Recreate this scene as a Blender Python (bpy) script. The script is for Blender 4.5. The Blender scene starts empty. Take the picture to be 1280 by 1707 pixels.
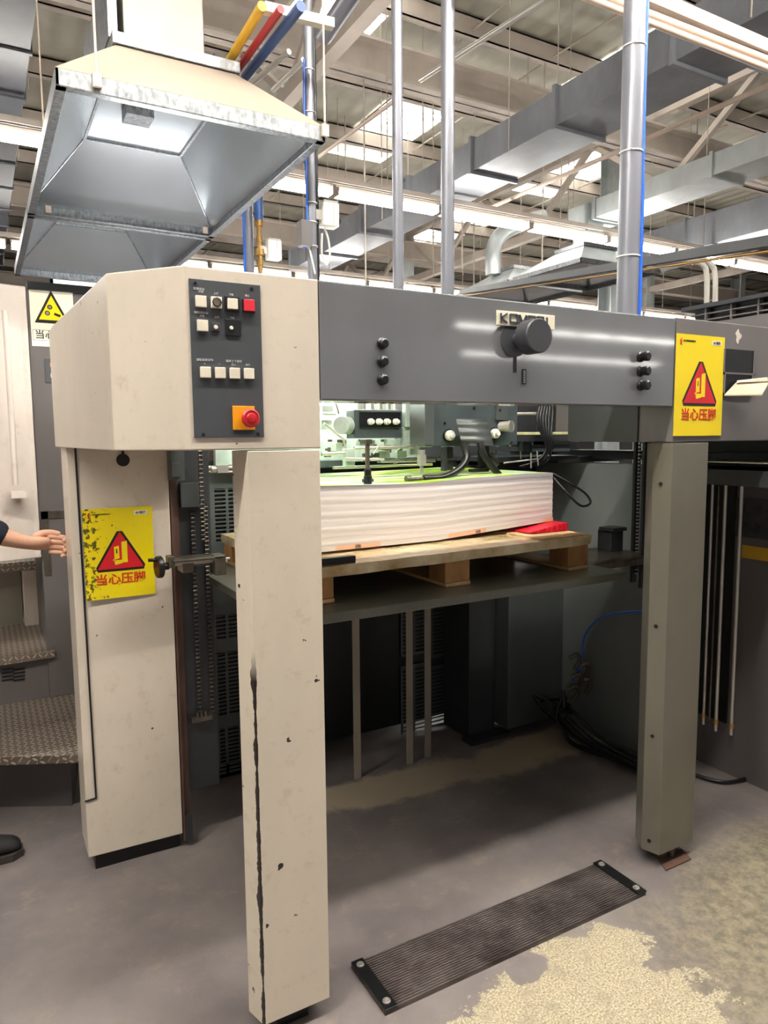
import bpy, math, random
from mathutils import Vector, Matrix
random.seed(7)
C = bpy.context.scene.collection
sc = bpy.context.scene
PI = math.pi
# ------------------------------------------------------------------ camera
YAW, PITCH, ROLL, FPX = .5129, .1062, -.0085, 1189.0
CAM = Vector((-.5278, -1.5636, 1.5))
_f = Vector((math.sin(YAW)*math.cos(PITCH), math.cos(YAW)*math.cos(PITCH), -math.sin(PITCH)))
_r = Vector((math.cos(YAW), -math.sin(YAW), 0)); _u = _r.cross(_f)
RR = math.cos(ROLL)*_r + math.sin(ROLL)*_u
UU = -math.sin(ROLL)*_r + math.cos(ROLL)*_u
cd = bpy.data.cameras.new('camera'); cam = bpy.data.objects.new('camera', cd); C.objects.link(cam)
cd.sensor_fit = 'VERTICAL'; cd.sensor_height = 36; cd.lens = FPX/1707*36; cd.clip_start = .02; cd.clip_end = 200
cam.matrix_world = Matrix(((RR.x, UU.x, -_f.x, CAM.x), (RR.y, UU.y, -_f.y, CAM.y), (RR.z, UU.z, -_f.z, CAM.z), (0, 0, 0, 1)))
sc.camera = cam
# ------------------------------------------------------------------ world, exposure
w = bpy.data.worlds.new('world'); sc.world = w; w.use_nodes = True
w.node_tree.nodes['Background'].inputs[0].default_value = (.9, .95, 1, 1)
w.node_tree.nodes['Background'].inputs[1].default_value = .26
sc.view_settings.view_transform = 'Standard'; sc.view_settings.look = 'None'
sc.view_settings.gamma = 1; sc.view_settings.use_curve_mapping = False
sc.view_settings.exposure = .62
TUBE_W = 26.0; KEY_W = 96.0        # emission of the fluorescent tubes
SKYLIGHT_W = 4.0
LAMP_W = 42.0        # lamp inside the feeder

def at(px, py, x=None, y=None, z=None):
    """point on the ray through photo pixel (px,py) lying on one real plane of the place"""
    d = _f + RR*((px-640)/FPX) + UU*(-(py-853.5)/FPX)
    if x is not None: t = (x-CAM.x)/d.x
    elif y is not None: t = (y-CAM.y)/d.y
    else: t = (z-CAM.z)/d.z
    return CAM + d*t

# ------------------------------------------------------------------ mesh builder
class MB:
    def __init__(s): s.v = []; s.f = []; s.sm = []; s.mi = []; s.cur = 0
    def add(s, vs, fs, smooth=False):
        b = len(s.v); s.v += [tuple(p) for p in vs]
        for f in fs: s.f.append(tuple(b+i for i in f)); s.sm.append(smooth); s.mi.append(s.cur)
        return s
    def box(s, a, b):
        x0, x1 = sorted((a[0], b[0])); y0, y1 = sorted((a[1], b[1])); z0, z1 = sorted((a[2], b[2]))
        return s.add([(x0,y0,z0),(x1,y0,z0),(x1,y1,z0),(x0,y1,z0),(x0,y0,z1),(x1,y0,z1),(x1,y1,z1),(x0,y1,z1)],
                     [(0,3,2,1),(4,5,6,7),(0,1,5,4),(1,2,6,5),(2,3,7,6),(3,0,4,7)])
    def bar(s, p, q, w, h=None, up=(0,0,1)):
        """rectangular bar from p to q"""
        h = h or w; p = Vector(p); q = Vector(q); d = (q-p).normalized(); up = Vector(up)
        if abs(d.dot(up)) > .99: up = Vector((0,1,0))
        a = d.cross(up).normalized()*w/2; b = a.cross(d).normalized()*h/2
        vs = [p-a-b, p+a-b, p+a+b, p-a+b, q-a-b, q+a-b, q+a+b, q-a+b]
        return s.add(vs, [(0,1,2,3),(7,6,5,4),(0,4,5,1),(1,5,6,2),(2,6,7,3),(3,7,4,0)])
    def prism(s, poly, z0, z1, M=None):
        """polygon (list of (a,b)) extruded; M maps (a,b,z)"""
        n = len(poly); M = M or (lambda a, b, c: (a, b, c))
        vs = [M(a, b, z0) for a, b in poly]+[M(a, b, z1) for a, b in poly]
        return s.add(vs, [tuple(range(n))[::-1], tuple(range(n, 2*n))]+[(i, (i+1) % n, n+(i+1) % n, n+i) for i in range(n)])
    def lathe(s, p, d, prof, n=24, cap=True):
        """profile [(r, t)] swept round the axis d from p"""
        p = Vector(p); d = Vector(d).normalized(); a = d.orthogonal().normalized(); b = d.cross(a)
        rings = []
        for k in range(len(prof)-1):
            vs = []
            for r, t in (prof[k], prof[k+1]):
                for i in range(n):
                    c = 2*PI*i/n; vs.append(p+d*t+(a*math.cos(c)+b*math.sin(c))*max(r, 1e-5))
            s.add(vs, [(i, (i+1) % n, n+(i+1) % n, n+i) for i in range(n)], True)
        if cap:
            for (r, t), rev in ((prof[0], True), (prof[-1], False)):
                if r > 1e-4:
                    vs = [p+d*t+(a*math.cos(2*PI*i/n)+b*math.sin(2*PI*i/n))*r for i in range(n)]
                    idx = tuple(range(n)); s.add(vs, [idx[::-1] if rev else idx])
        return s
    def cyl(s, p, q, r, n=20):
        p = Vector(p); q = Vector(q); return s.lathe(p, q-p, [(r, 0), (r, (q-p).length)], n)
    def tube(s, pts, r, n=10, smooth=6):
        pts = [Vector(p) for p in pts]
        if smooth and len(pts) > 2:
            P = [pts[0]]+pts+[pts[-1]]; out = []
            for i in range(1, len(P)-2):
                for k in range(smooth):
                    t = k/smooth; a, b, c, d = P[i-1], P[i], P[i+1], P[i+2]
                    out.append(.5*((2*b)+(c-a)*t+(2*a-5*b+4*c-d)*t*t+(3*b-a-3*c+d)*t**3))
            out.append(pts[-1]); pts = out
        vs = []; m = len(pts); prev = None
        for i, p in enumerate(pts):
            d = (pts[min(i+1, m-1)]-pts[max(i-1, 0)]).normalized()
            a = d.orthogonal().normalized() if prev is None else (prev-d*prev.dot(d)).normalized()
            prev = a; b = d.cross(a)
            rr = r[min(len(r)-1, int(i*len(r)/m))] if isinstance(r, (list, tuple)) else r
            vs += [p+(a*math.cos(2*PI*k/n)+b*math.sin(2*PI*k/n))*rr for k in range(n)]
        fs = [(i*n+k, i*n+(k+1) % n, (i+1)*n+(k+1) % n, (i+1)*n+k) for i in range(m-1) for k in range(n)]
        s.add(vs, fs, True)
        s.add(vs[:n], [tuple(range(n))[::-1]]); s.add(vs[-n:], [tuple(range(n))])
        return s
    def quad(s, a, b, c, d): return s.add([a, b, c, d], [(0, 1, 2, 3)])
    def build(s, name, mat, parent=None, bevel=0, label=None):
        me = bpy.data.meshes.new(name); me.from_pydata(s.v, [], s.f)
        me.polygons.foreach_set('use_smooth', s.sm); me.polygons.foreach_set('material_index', s.mi); me.update()
        o = bpy.data.objects.new(name, me); C.objects.link(o)
        for m in (mat if isinstance(mat, (list, tuple)) else [mat]): me.materials.append(m)
        if parent is not None: o.parent = parent
        if parent is not None and parent.type == 'EMPTY' and parent.parent is None:
            o.matrix_parent_inverse = Matrix.Translation(-parent.location) if parent.rotation_euler.z == 0 else Matrix.Identity(4)
        if bevel:
            b = o.modifiers.new('bevel', 'BEVEL'); b.width = bevel; b.segments = 2; b.limit_method = 'ANGLE'; b.angle_limit = .6
            b.harden_normals = False
        if label: o['label'] = label
        return o

def tag(o, label, cat, group=None, kind=None):
    o['label'] = label; o['category'] = cat
    if group: o['group'] = group
    if kind: o['kind'] = kind
    return o
def thing(name, label, cat, loc=(0, 0, 0), group=None):
    o = bpy.data.objects.new(name, None); o.location = loc; o.empty_display_size = .05; C.objects.link(o)
    return tag(o, label, cat, group)
def struct(o): o['kind'] = 'structure'; return o
def copy_tree(o, parent=None, off=(0, 0, 0)):
    c = o.copy(); C.objects.link(c); c.parent = parent
    if parent is None: c.location = Vector(o.location)+Vector(off)
    for ch in [k for k in list(C.objects) if k.parent == o]: copy_tree(ch, c)
    return c

# ------------------------------------------------------------------ materials
def lin(c): return tuple((x/255/12.92 if x/255 <= .04045 else ((x/255+.055)/1.055)**2.4) for x in c)+(1,)
def mat(name, rgb, rough=.5, metal=0.0, spec=.5, emit=None, es=0, coat=0):
    m = bpy.data.materials.new(name); m.use_nodes = True; b = m.node_tree.nodes['Principled BSDF']
    b.inputs['Base Color'].default_value = lin(rgb); b.inputs['Roughness'].default_value = rough
    b.inputs['Metallic'].default_value = metal; b.inputs['Specular IOR Level'].default_value = spec
    if coat: b.inputs['Coat Weight'].default_value = coat; b.inputs['Coat Roughness'].default_value = .06 if coat == 1 else .15
    if emit: b.inputs['Emission Color'].default_value = emit+(1,); b.inputs['Emission Strength'].default_value = es
    return m
class NT:
    def __init__(s, m): s.t = m.node_tree; s.b = s.t.nodes['Principled BSDF']; s.l = s.t.links
    def n(s, typ, **k):
        x = s.t.nodes.new(typ)
        for a, v in k.items():
            if a == 'op': x.operation = v
            else: setattr(x, a, v)
        return x
    def coord(s): return s.n('ShaderNodeTexCoord').outputs['Object']
    def noise(s, scale, detail=4, vec=None, rough=.6, dist=0, stretch=None):
        x = s.n('ShaderNodeTexNoise'); x.inputs['Scale'].default_value = scale; x.inputs['Detail'].default_value = detail
        x.inputs['Roughness'].default_value = rough; x.inputs['Distortion'].default_value = dist
        v = vec or s.coord()
        if stretch:
            mp = s.n('ShaderNodeMapping'); mp.inputs['Scale'].default_value = stretch; s.l.new(v, mp.inputs[0]); v = mp.outputs[0]
        s.l.new(v, x.inputs['Vector']); return x.outputs['Fac']
    def ramp(s, f, a, b, c0=0., c1=1.):
        x = s.n('ShaderNodeMapRange'); x.inputs[1].default_value = a; x.inputs[2].default_value = b
        x.inputs[3].default_value = c0; x.inputs[4].default_value = c1; s.l.new(f, x.inputs[0]); return x.outputs[0]
    def math(s, op, a, b=None, c=None):
        x = s.n('ShaderNodeMath', op=op)
        for i, v in enumerate((a, b, c)):
            if v is None: continue
            if isinstance(v, (int, float)): x.inputs[i].default_value = v
            else: s.l.new(v, x.inputs[i])
        return x.outputs[0]
    def mix(s, f, a, b, mode='MIX'):
        x = s.n('ShaderNodeMix', data_type='RGBA', blend_type=mode)
        for i, v in ((0, f), (6, a), (7, b)):
            if isinstance(v, (int, float)): x.inputs[i].default_value = v
            elif isinstance(v, tuple): x.inputs[i].default_value = v
            else: s.l.new(v, x.inputs[i])
        return x.outputs[2]
    def color(s, c): s.l.new(c, s.b.inputs['Base Color'])
    def rough(s, c): s.l.new(c, s.b.inputs['Roughness'])
    def bump(s, h, strength=.3, dist=.01):
        x = s.n('ShaderNodeBump'); x.inputs['Strength'].default_value = strength; x.inputs['Distance'].default_value = dist
        s.l.new(h, x.inputs['Height']); s.l.new(x.outputs[0], s.b.inputs['Normal'])
    def xyz(s, vec=None):
        x = s.n('ShaderNodeSeparateXYZ'); s.l.new(vec or s.coord(), x.inputs[0]); return x.outputs

def worn(name, rgb, rough=.4, amt=.12, scale=3, metal=0., spec=.5, chips=0, chipcol=(40, 36, 32), coat=0, dirt=None, rv=.1):
    """painted or bare sheet metal with faint smudges, optional chips"""
    m = mat(name, rgb, rough, metal, spec, coat=coat); t = NT(m); base = lin(rgb)
    dk = tuple(x*(1-amt*2) for x in base[:3])+(1,); lt = tuple(min(1, x*(1+amt)) for x in base[:3])+(1,)
    f = t.noise(scale, 6, stretch=(1, 1, .5))
    c = t.mix(t.ramp(f, .3, .7), dk, lt)
    if dirt:
        g = t.ramp(t.noise(scale*5, 8, rough=.75), .55, .75); c = t.mix(g, c, lin(dirt))
    if chips:
        g = t.ramp(t.noise(28, 3, rough=.5), chips, chips+.015); c = t.mix(g, c, lin(chipcol))
    t.color(c); return m

M = {}
M['cream'] = worn('cream_paint', (222, 208, 190), .34, .04, 4, chips=.73, dirt=(205, 188, 164), coat=.35)
M['grey'] = worn('grey_paint', (112, 112, 114), .36, .06, 5, coat=1)
M['grey_box'] = worn('warm_grey_paint', (112, 106, 105), .42, .06, 4)
M['grey_post'] = worn('olive_grey_metal', (124, 119, 106), .28, .08, 3, metal=.3)
M['dark'] = worn('dark_machine_paint', (54, 55, 57), .45, .15, 6)
M['dark_green'] = worn('dark_green_grey_paint', (78, 82, 80), .35, .12, 3)
M['black'] = mat('black_plastic', (26, 26, 28), .4)
M['rubber'] = mat('black_rubber', (18, 18, 19), .35)
M['knob'] = mat('dark_grey_knob', (62, 62, 66), .45)
M['steel'] = worn('bright_steel', (205, 200, 192), .3, .05, 10, metal=.7)
M['dirty_steel'] = worn('oily_steel', (112, 104, 92), .38, .25, 8, metal=.7, dirt=(60, 50, 40))
M['galv'] = worn('galvanised_sheet', (150, 152, 154), .35, .28, 60, metal=.5, rv=.03)
M['galv_in'] = worn('galvanised_sheet_inside', (200, 205, 208), .24, .06, 2, metal=.75, rv=.05)
M['duct_dark'] = worn('insulated_duct_foil', (134, 136, 142), .4, .15, 2.5, metal=.3)
M['duct_light'] = worn('bright_duct_foil', (192, 198, 198), .38, .12, 3, metal=.35)
M['duct_dim'] = worn('dim_duct_foil', (66, 67, 72), .45, .2, 2)
M['galv_dull'] = worn('dull_galvanised', (150, 146, 136), .4, .08, 3, metal=.3)
M['roof_steel'] = worn('roof_steel', (186, 174, 162), .6, .12, 1.5)
M['white_plastic'] = mat('white_plastic', (232, 226, 214), .4)
M['button'] = worn('cream_button', (238, 226, 205), .4, .05, 30)
M['red_button'] = mat('red_button', (226, 52, 66), .35)
M['estop'] = mat('red_mushroom', (204, 38, 46), .35)
M['orange'] = mat('orange_plate', (240, 160, 20), .45)
M['panel'] = worn('panel_grey', (72, 74, 78), .5, .06, 8)
M['white_print'] = mat('white_print', (225, 225, 225), .6)
M['yellow'] = mat('sign_yellow', (246, 216, 20), .35)
M['sign_red'] = mat('sign_red', (212, 30, 40), .35)
M['sign_black'] = mat('sign_black', (32, 24, 22), .4)
M['print_red'] = mat('print_red', (206, 50, 22), .5)
M['sticker_white'] = mat('sticker_cream', (240, 230, 205), .45)
M['wood'] = worn('pale_wood', (214, 176, 128), .7, .12, 14, dirt=(178, 138, 92))
M['wood_dark'] = worn('block_wood', (188, 138, 88), .75, .15, 18)
M['red_plastic'] = mat('red_plastic', (200, 20, 44), .4)
M['tray_top'] = worn('oily_plate', (112, 112, 102), .34, .15, 2.5, metal=.4)
M['pale_green'] = worn('pale_green_casting', (176, 188, 178), .4, .2, 14)
M['side'] = worn('side_wall_grey', (118, 122, 119), .35, .1, 2.5)
M['strip'] = worn('dull_strip_steel', (168, 156, 140), .4, .1, 5, metal=.2)
M['teal'] = worn('dark_teal_casting', (74, 82, 84), .35, .12, 10)
M['yellow_pipe'] = mat('yellow_pipe', (226, 176, 40), .4)
M['red_pipe'] = mat('red_pipe', (170, 40, 52), .4)
M['blue_pipe'] = mat('blue_pipe', (52, 84, 140), .4)
M['blue'] = mat('blue_cable', (40, 100, 210), .4)
M['pink_pipe'] = mat('cream_pipe', (222, 200, 182), .5)
M['pole'] = worn('grey_pole', (132, 132, 140), .35, .03, 2, metal=.3, rv=.02)
M['brass'] = mat('brass', (190, 150, 90), .3, .8)
M['skin'] = worn('skin', (222, 170, 142), .5, .06, 20)
M['navy'] = worn('navy_cloth', (28, 32, 48), .85, .1, 30)
M['hair'] = mat('black_hair', (20, 18, 18), .6)
M['shoe'] = worn('black_shoe', (40, 38, 38), .6, .15, 20)
M['sole'] = mat('shoe_sole', (60, 55, 50), .7)
M['machine_white'] = worn('white_press_paint', (222, 208, 196), .4, .05, 3, dirt=(200, 182, 165))
M['press_grey'] = worn('press_grey_paint', (98, 92, 90), .45, .05, 4)
M['paper_note'] = mat('note_paper', (190, 174, 150), .7)
M['gold_label'] = mat('gold_label', (196, 150, 30), .5)
M['rust'] = worn('rusty_bracket', (92, 66, 54), .6, .2, 14)

m = mat('tube_glow', (255, 255, 255), .5, emit=(1.0, .98, .93), es=TUBE_W); M['tube'] = m
m = mat('bright_tube_glow', (255, 255, 255), .5, emit=(1.0, .97, .9), es=KEY_W); M['key_tube'] = m
m = mat('work_tube_glow', (255, 255, 255), .5, emit=(.97, .98, 1.0), es=85); M['hood_fill_tube'] = m  # glow of the added lamps below the hoods
m = mat('machine_lamp_glow', (255, 255, 255), .5, emit=(.86, 1.0, .90), es=LAMP_W); M['lamp'] = m
m = mat('skylight_glow', (255, 255, 255), .5, emit=(1, .97, .88), es=SKYLIGHT_W); t = NT(m)
t.l.new(t.ramp(t.noise(1.3, 3, dist=2.5), .42, .6, .25, SKYLIGHT_W), t.b.inputs['Emission Strength']); M['skylight'] = m

# floor: purple-grey painted concrete, worn through to pale aggregate in places
m = mat('painted_concrete', (112, 104, 104), .45); t = NT(m); co = t.coord(); X, Y, Z = t.xyz(co)
base = t.mix(t.ramp(t.noise(1.6, 8, co), .35, .65), lin((104, 96, 96)), lin((136, 126, 122)))
base = t.mix(t.math('MULTIPLY', t.ramp(t.noise(9, 10, co, .75), .54, .72), .5), base, lin((158, 142, 124)))
def ell(cx, cy, rx, ry, rot=0.):
    c, s_ = math.cos(rot), math.sin(rot)
    dx = t.math('SUBTRACT', X, cx); dy = t.math('SUBTRACT', Y, cy)
    u = t.math('DIVIDE', t.math('ADD', t.math('MULTIPLY', dx, c), t.math('MULTIPLY', dy, s_)), rx)
    v = t.math('DIVIDE', t.math('SUBTRACT', t.math('MULTIPLY', dy, c), t.math('MULTIPLY', dx, s_)), ry)
    return t.math('SQRT', t.math('ADD', t.math('MULTIPLY', u, u), t.math('MULTIPLY', v, v)))
def smin(a, b): return t.math('MINIMUM', a, b)
a1 = ell(.80, -.21, .33, .125, .05)
a2 = ell(.86, -.42, .25, .20, .0)
a3 = ell(.42, -.22, .10, .05, .0)
blob = smin(smin(a1, a2), a3)
hole = ell(.735, -.125, .075, .05, .2)
edge = t.math('ADD', blob, t.ramp(t.noise(9, 9, co, .75), .2, .8, -.55, .55))
patch = t.ramp(edge, .98, 1.03, 1, 0)
hl = t.ramp(t.math('ADD', hole, t.ramp(t.noise(22, 6, co, .7), .2, .8, -.35, .35)), .95, 1.05, 0, 1)
patch = t.math('MULTIPLY', patch, hl)
agg = t.mix(t.ramp(t.noise(170, 5, co, .7), .38, .62), lin((134, 120, 96)), lin((214, 201, 172)))
agg = t.mix(t.ramp(t.noise(190, 2, co), .62, .7), agg, lin((74, 64, 48)))
# olive worn zone to the right of the patch
ol = t.ramp(t.math('ADD', ell(1.70, -.36, .72, .36, .25), t.ramp(t.noise(4, 8, co, .7), .2, .8, -.4, .4)), .7, 1.15, 1, 0)
olc = t.mix(t.ramp(t.noise(24, 8, co, .75), .4, .62), lin((104, 98, 80)), lin((166, 152, 124)))
base = t.mix(t.math('MULTIPLY', ol, .75), base, olc)
agg = t.mix(t.ramp(t.noise(14, 8, co, .8), .5, .7), agg, lin((150, 138, 118)))
base = t.mix(patch, base, agg)
# dusty bare strip along the back of the feeder, shadow under the machine painted into the floor colour
db = t.ramp(t.math('ADD', smin(ell(.95, .98, .55, .14, -.05), ell(1.75, .95, .55, .16, .1)), t.ramp(t.noise(5, 8, co, .7), .2, .8, -.4, .4)), .8, 1.05, 1, 0)
base = t.mix(t.math('MULTIPLY', db, .85), base, lin((178, 162, 138)))
under_shade = t.ramp(t.math('ADD', ell(1.45, .62, .45, .2, .3), t.ramp(t.noise(4, 8, co, .7), .2, .8, -.5, .5)), .7, 1.0, 1, 0)
base = t.mix(t.math('MULTIPLY', under_shade, .25), base, lin((46, 46, 42)))
t.color(base); t.rough(t.ramp(t.noise(5, 6, co), .3, .7, .34, .6))
t.bump(t.noise(120, 4, co), .12, .004); M['floor'] = m

# checker plate
m = mat('checker_plate', (150, 142, 132), .35, .75); t = NT(m); X, Y, Z = t.xyz()
PV = t.math('ADD', Y, Z)
u = t.math('MULTIPLY', X, 40.); v = t.math('MULTIPLY', PV, 40.)
par_ = t.math('MODULO', t.math('ABSOLUTE', t.math('ADD', t.math('FLOOR', u), t.math('FLOOR', v))), 2.)
lu = t.math('SUBTRACT', t.math('FRACT', u), .5); lv = t.math('SUBTRACT', t.math('FRACT', v), .5)
sg = t.math('SUBTRACT', t.math('MULTIPLY', par_, 2.), 1.)
aa = t.math('ADD', lu, t.math('MULTIPLY', lv, sg)); bb = t.math('SUBTRACT', lu, t.math('MULTIPLY', lv, sg))
el_ = t.math('ADD', t.math('POWER', t.math('MULTIPLY', aa, 1.35), 2.), t.math('POWER', t.math('MULTIPLY', bb, 4.5), 2.))
g = t.ramp(el_, .55, 1.0, 1, 0); t.color(t.mix(g, lin((150, 136, 122)), lin((228, 216, 200))))
t.bump(g, .8, .004); M['checker'] = m
# ribbed rubber floor plate
m = mat('ribbed_plate', (74, 64, 60), .45, .3); t = NT(m); X, Y, Z = t.xyz()
rib = t.math('SINE', t.math('MULTIPLY', Y, 2*PI/.0085)); t.bump(rib, .9, .003)
t.color(t.mix(t.ramp(t.noise(7, 7), .35, .65), lin((56, 45, 41)), lin((104, 94, 90)))); M['ribbed'] = m
# paper edges of the stack
m = mat('paper_edges', (226, 214, 204), .75); t = NT(m); co = t.coord(); X, Y, Z = t.xyz(co)
wob = t.math('ADD', Z, t.math('MULTIPLY', t.noise(2.2, 3, co, stretch=(1, 1, 2)), .05))
wv = t.n('ShaderNodeCombineXYZ'); t.l.new(t.math('MULTIPLY', X, .25), wv.inputs[0]); t.l.new(t.math('MULTIPLY', wob, 40), wv.inputs[2])
band = t.noise(2.2, 4, wv.outputs[0])
c = t.mix(t.ramp(band, .3, .5), lin((204, 193, 189)), lin((230, 220, 213)))
fine = t.n('ShaderNodeCombineXYZ'); t.l.new(X, fine.inputs[0]); t.l.new(t.math('MULTIPLY', wob, 420), fine.inputs[2])
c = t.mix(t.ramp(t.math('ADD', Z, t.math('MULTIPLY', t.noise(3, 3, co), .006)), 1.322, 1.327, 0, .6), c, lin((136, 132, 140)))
t.color(c); t.bump(t.noise(2, 3, fine.outputs[0]), .15, .003); M['paper'] = m
# kraft wrapper strip under the stack
m = mat('kraft_wrapper', (236, 222, 206), .6); t = NT(m); X, Y, Z = t.xyz()
sq = t.math('SINE', t.math('MULTIPLY', X, 14.)); t.color(t.mix(t.ramp(sq, .3, .45), lin((214, 202, 190)), lin((222, 172, 138)))); M['kraft'] = m
# printed sheet on top
m = mat('printed_sheet', (200, 220, 120), .5); t = NT(m); X, Y, Z = t.xyz()
dg = t.math('ADD', t.math('MULTIPLY', X, .55), t.math('MULTIPLY', Y, 1.0))
cv = t.n('ShaderNodeCombineXYZ'); t.l.new(t.math('MULTIPLY', dg, 9.), cv.inputs[0]); t.l.new(t.math('MULTIPLY', X, .6), cv.inputs[1])
n1 = t.noise(1.6, 2, cv.outputs[0]); n2 = t.noise(3.1, 2, cv.outputs[0])
c = t.mix(t.ramp(n1, .47, .5), lin((214, 222, 218)), lin((186, 204, 24)))
c = t.mix(t.ramp(n2, .56, .6), c, lin((70, 150, 40)))
c = t.mix(t.ramp(n2, .36, .40, 1, 0), c, lin((130, 205, 214)))
t.color(c); M['print'] = m
# plastic wrapped pallet board
m = mat('wrapped_board', (222, 200, 150), .22, 0, coat=.5); t = NT(m)
t.color(t.mix(t.ramp(t.noise(9, 6), .35, .65), lin((196, 166, 112)), lin((236, 220, 182))))
t.bump(t.noise(14, 5, dist=1.5), .5, .01); M['wrap'] = m
# dirty yellow sign (black grime peeling at its left)
m = mat('grimy_sign_yellow', (240, 214, 14), .28, coat=.3); t = NT(m); co = t.coord(); X, Y, Z = t.xyz(co)
lf = t.ramp(X, -.25, -.13, .16, 0.0)
g = t.ramp(t.math('ADD', t.noise(55, 6, co, .7), lf), .66, .69)
t.color(t.mix(g, lin((242, 218, 16)), lin((92, 84, 22)))); t.bump(t.noise(12, 4, co), .4, .006); M['yellow_dirty'] = m
# front post cream with the chipped corner edge
def post_cream():
    m = worn('cream_post_paint', (222, 208, 188), .36, .04, 4, chips=.705, dirt=(200, 184, 158), coat=.2); t = NT(m)
    old = t.b.inputs['Base Color'].links[0].from_socket
    co = t.coord(); X, Y, Z = t.xyz(co)
    wob = t.math('MULTIPLY', t.ramp(t.noise(9, 6, co, stretch=(.3, .3, 1)), .3, .75, 0., 1.), .0075)
    d = t.math('ABSOLUTE', t.math('SUBTRACT', X, .001))
    low = t.ramp(Z, .93, 1.0, 1, 0)
    e = t.math('MULTIPLY', t.math('LESS_THAN', d, wob), low)
    t.color(t.mix(e, old, lin((40, 32, 26)))); return m
M['post'] = post_cream()
# roof sheet
m = mat('roof_sheet', (172, 166, 150), .6); t = NT(m); X, Y, Z = t.xyz()
t.bump(t.math('SINE', t.math('MULTIPLY', X, 2*PI/.3)), .5, .03)
t.color(t.mix(t.ramp(t.noise(.7, 4), .35, .65), lin((160, 156, 142)), lin((188, 183, 166)))); M['roof'] = m
m = worn('wall_panel', (176, 174, 168), .7, .08, .5); M['wall'] = m

# ------------------------------------------------------------------ text
def text_mesh(body, size, name, material, origin, ux, uz, parent=None, off=.0012, align='CENTER', bold=0, sx=1., depth=.0005):
    cu = bpy.data.curves.new('text', 'FONT'); cu.body = body; cu.size = size; cu.align_x = align; cu.align_y = 'CENTER'
    cu.offset = bold; cu.extrude = depth; cu.resolution_u = 3
    o = bpy.data.objects.new('text', cu); C.objects.link(o); bpy.context.view_layer.update()
    me = bpy.data.meshes.new_from_object(o.evaluated_get(bpy.context.evaluated_depsgraph_get()))
    bpy.data.objects.remove(o); ux = Vector(ux).normalized(); uz = Vector(uz).normalized(); nn = ux.cross(uz)
    org = Vector(origin)
    for v in me.vertices: v.co = org+ux*v.co.x*sx+uz*v.co.y+nn*(v.co.z+off)
    me.name = name; o = bpy.data.objects.new(name, me); C.objects.link(o); me.materials.clear(); me.materials.append(material)
    if parent is not None:
        o.parent = parent
        if parent.type == 'EMPTY': o.matrix_parent_inverse = Matrix.Translation(-parent.location)
    return o

# ================================================================== SETTING
def big(name, a, b, mt): return struct(MB().box(a, b).build(name, mt))
big('floor', (-9, -30, -.1), (26, 30, 0), M['floor'])
RZ = 6.6
big('ceiling', (-9, -30, RZ), (26, 30, RZ+.1), M['roof'])
big('wall_back', (-9, 29.8, 0), (26, 30, RZ), M['wall'])
big('wall_left', (-9.2, -9, 0), (-9, 30, RZ), M['wall'])
big('wall_right', (26, -9, 0), (26.2, 30, RZ), M['wall'])
n = 1
for (x0, y0) in ((3.0, 4.2), (7.2, 4.2), (11.5, 4.2), (3.2, 12.5), (9.5, 12.5), (15.5, 12.5), (5.2, 7.4), (9.4, 7.4), (-4, 2), (-4, -4), (2, -5)):
    b = MB(); b.box((x0, y0, RZ-.03), (x0+1.1, y0+3.2, RZ-.01)); struct(b.build('window_%d' % n, M['skylight'])); n += 1
# purlins across, with joints
n = 1
for k in range(17):
    y = -1.0+k*1.75
    b = MB(); zt = RZ-.03
    b.box((-9, y-.05, zt-.24), (26, y-.035, zt)); b.box((-9, y-.05, zt-.24), (26, y+.06, zt-.225)); b.box((-9, y-.05, zt-.02), (26, y+.06, zt))
    struct(b.build('trim_%d' % n, M['roof_steel'])); n += 1
# tie rods between purlins
b = MB()
for k in range(26):
    x = -8+k*1.3; b.cyl((x, -1, RZ-.2), (x+.0, 27, RZ-.2), .014, 6)
struct(b.build('trim_%d' % n, M['roof_steel'])); n += 1
# lattice girders running away from the camera and their cross girders
for gx in (2.6, 8.6, 14.6, -3.4):
    b = MB(); z0, z1 = 5.15, 6.25
    b.bar((gx, -3, z0), (gx, 29, z0), .14, .14); b.bar((gx, -3, z1), (gx, 29, z1), .14, .14)
    y = -3; up = True
    while y < 28:
        b.bar((gx, y, z0), (gx, y+1.5, z1), .08, .08); b.bar((gx, y+1.5, z1), (gx, y+3, z0), .08, .08); y += 3
    struct(b.build('trim_%d' % n, M['roof_steel'])); n += 1
for gy in (6.0, 13.0, 20.5):
    b = MB(); b.box((-9, gy-.12, 5.55), (26, gy+.12, 5.58)); b.box((-9, gy-.01, 5.55), (26, gy+.01, 5.95)); b.box((-9, gy-.12, 5.92), (26, gy+.12, 5.95))
    struct(b.build('trim_%d' % n, M['roof_steel'])); n += 1
for (cx, cy) in ((9.2, 7.6), (14.6, 11.5), (8.6, 13.5), (20.5, 13.0)):
    b = MB(); b.box((cx-.15, cy-.15, 0), (cx+.15, cy-.13, 6.4)); b.box((cx-.15, cy+.13, 0), (cx+.15, cy+.15, 6.4)); b.box((cx-.01, cy-.13, 0), (cx+.01, cy+.13, 6.4))
    struct(b.build('trim_%d' % n, M['duct_light'])); n += 1

# ================================================================== FEEDER (one machine)
ZC = 1.472; ZB = 1.585; ZT = 1.864; ZP = .05
feeder = thing('press_feeder', 'large grey and cream printing press feeder frame standing on four-sided floor opening', 'printing machine')
feeder['label'] = 'large printing press feeder with cream control housing, grey crossbeam and two front posts'
F = feeder
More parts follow.
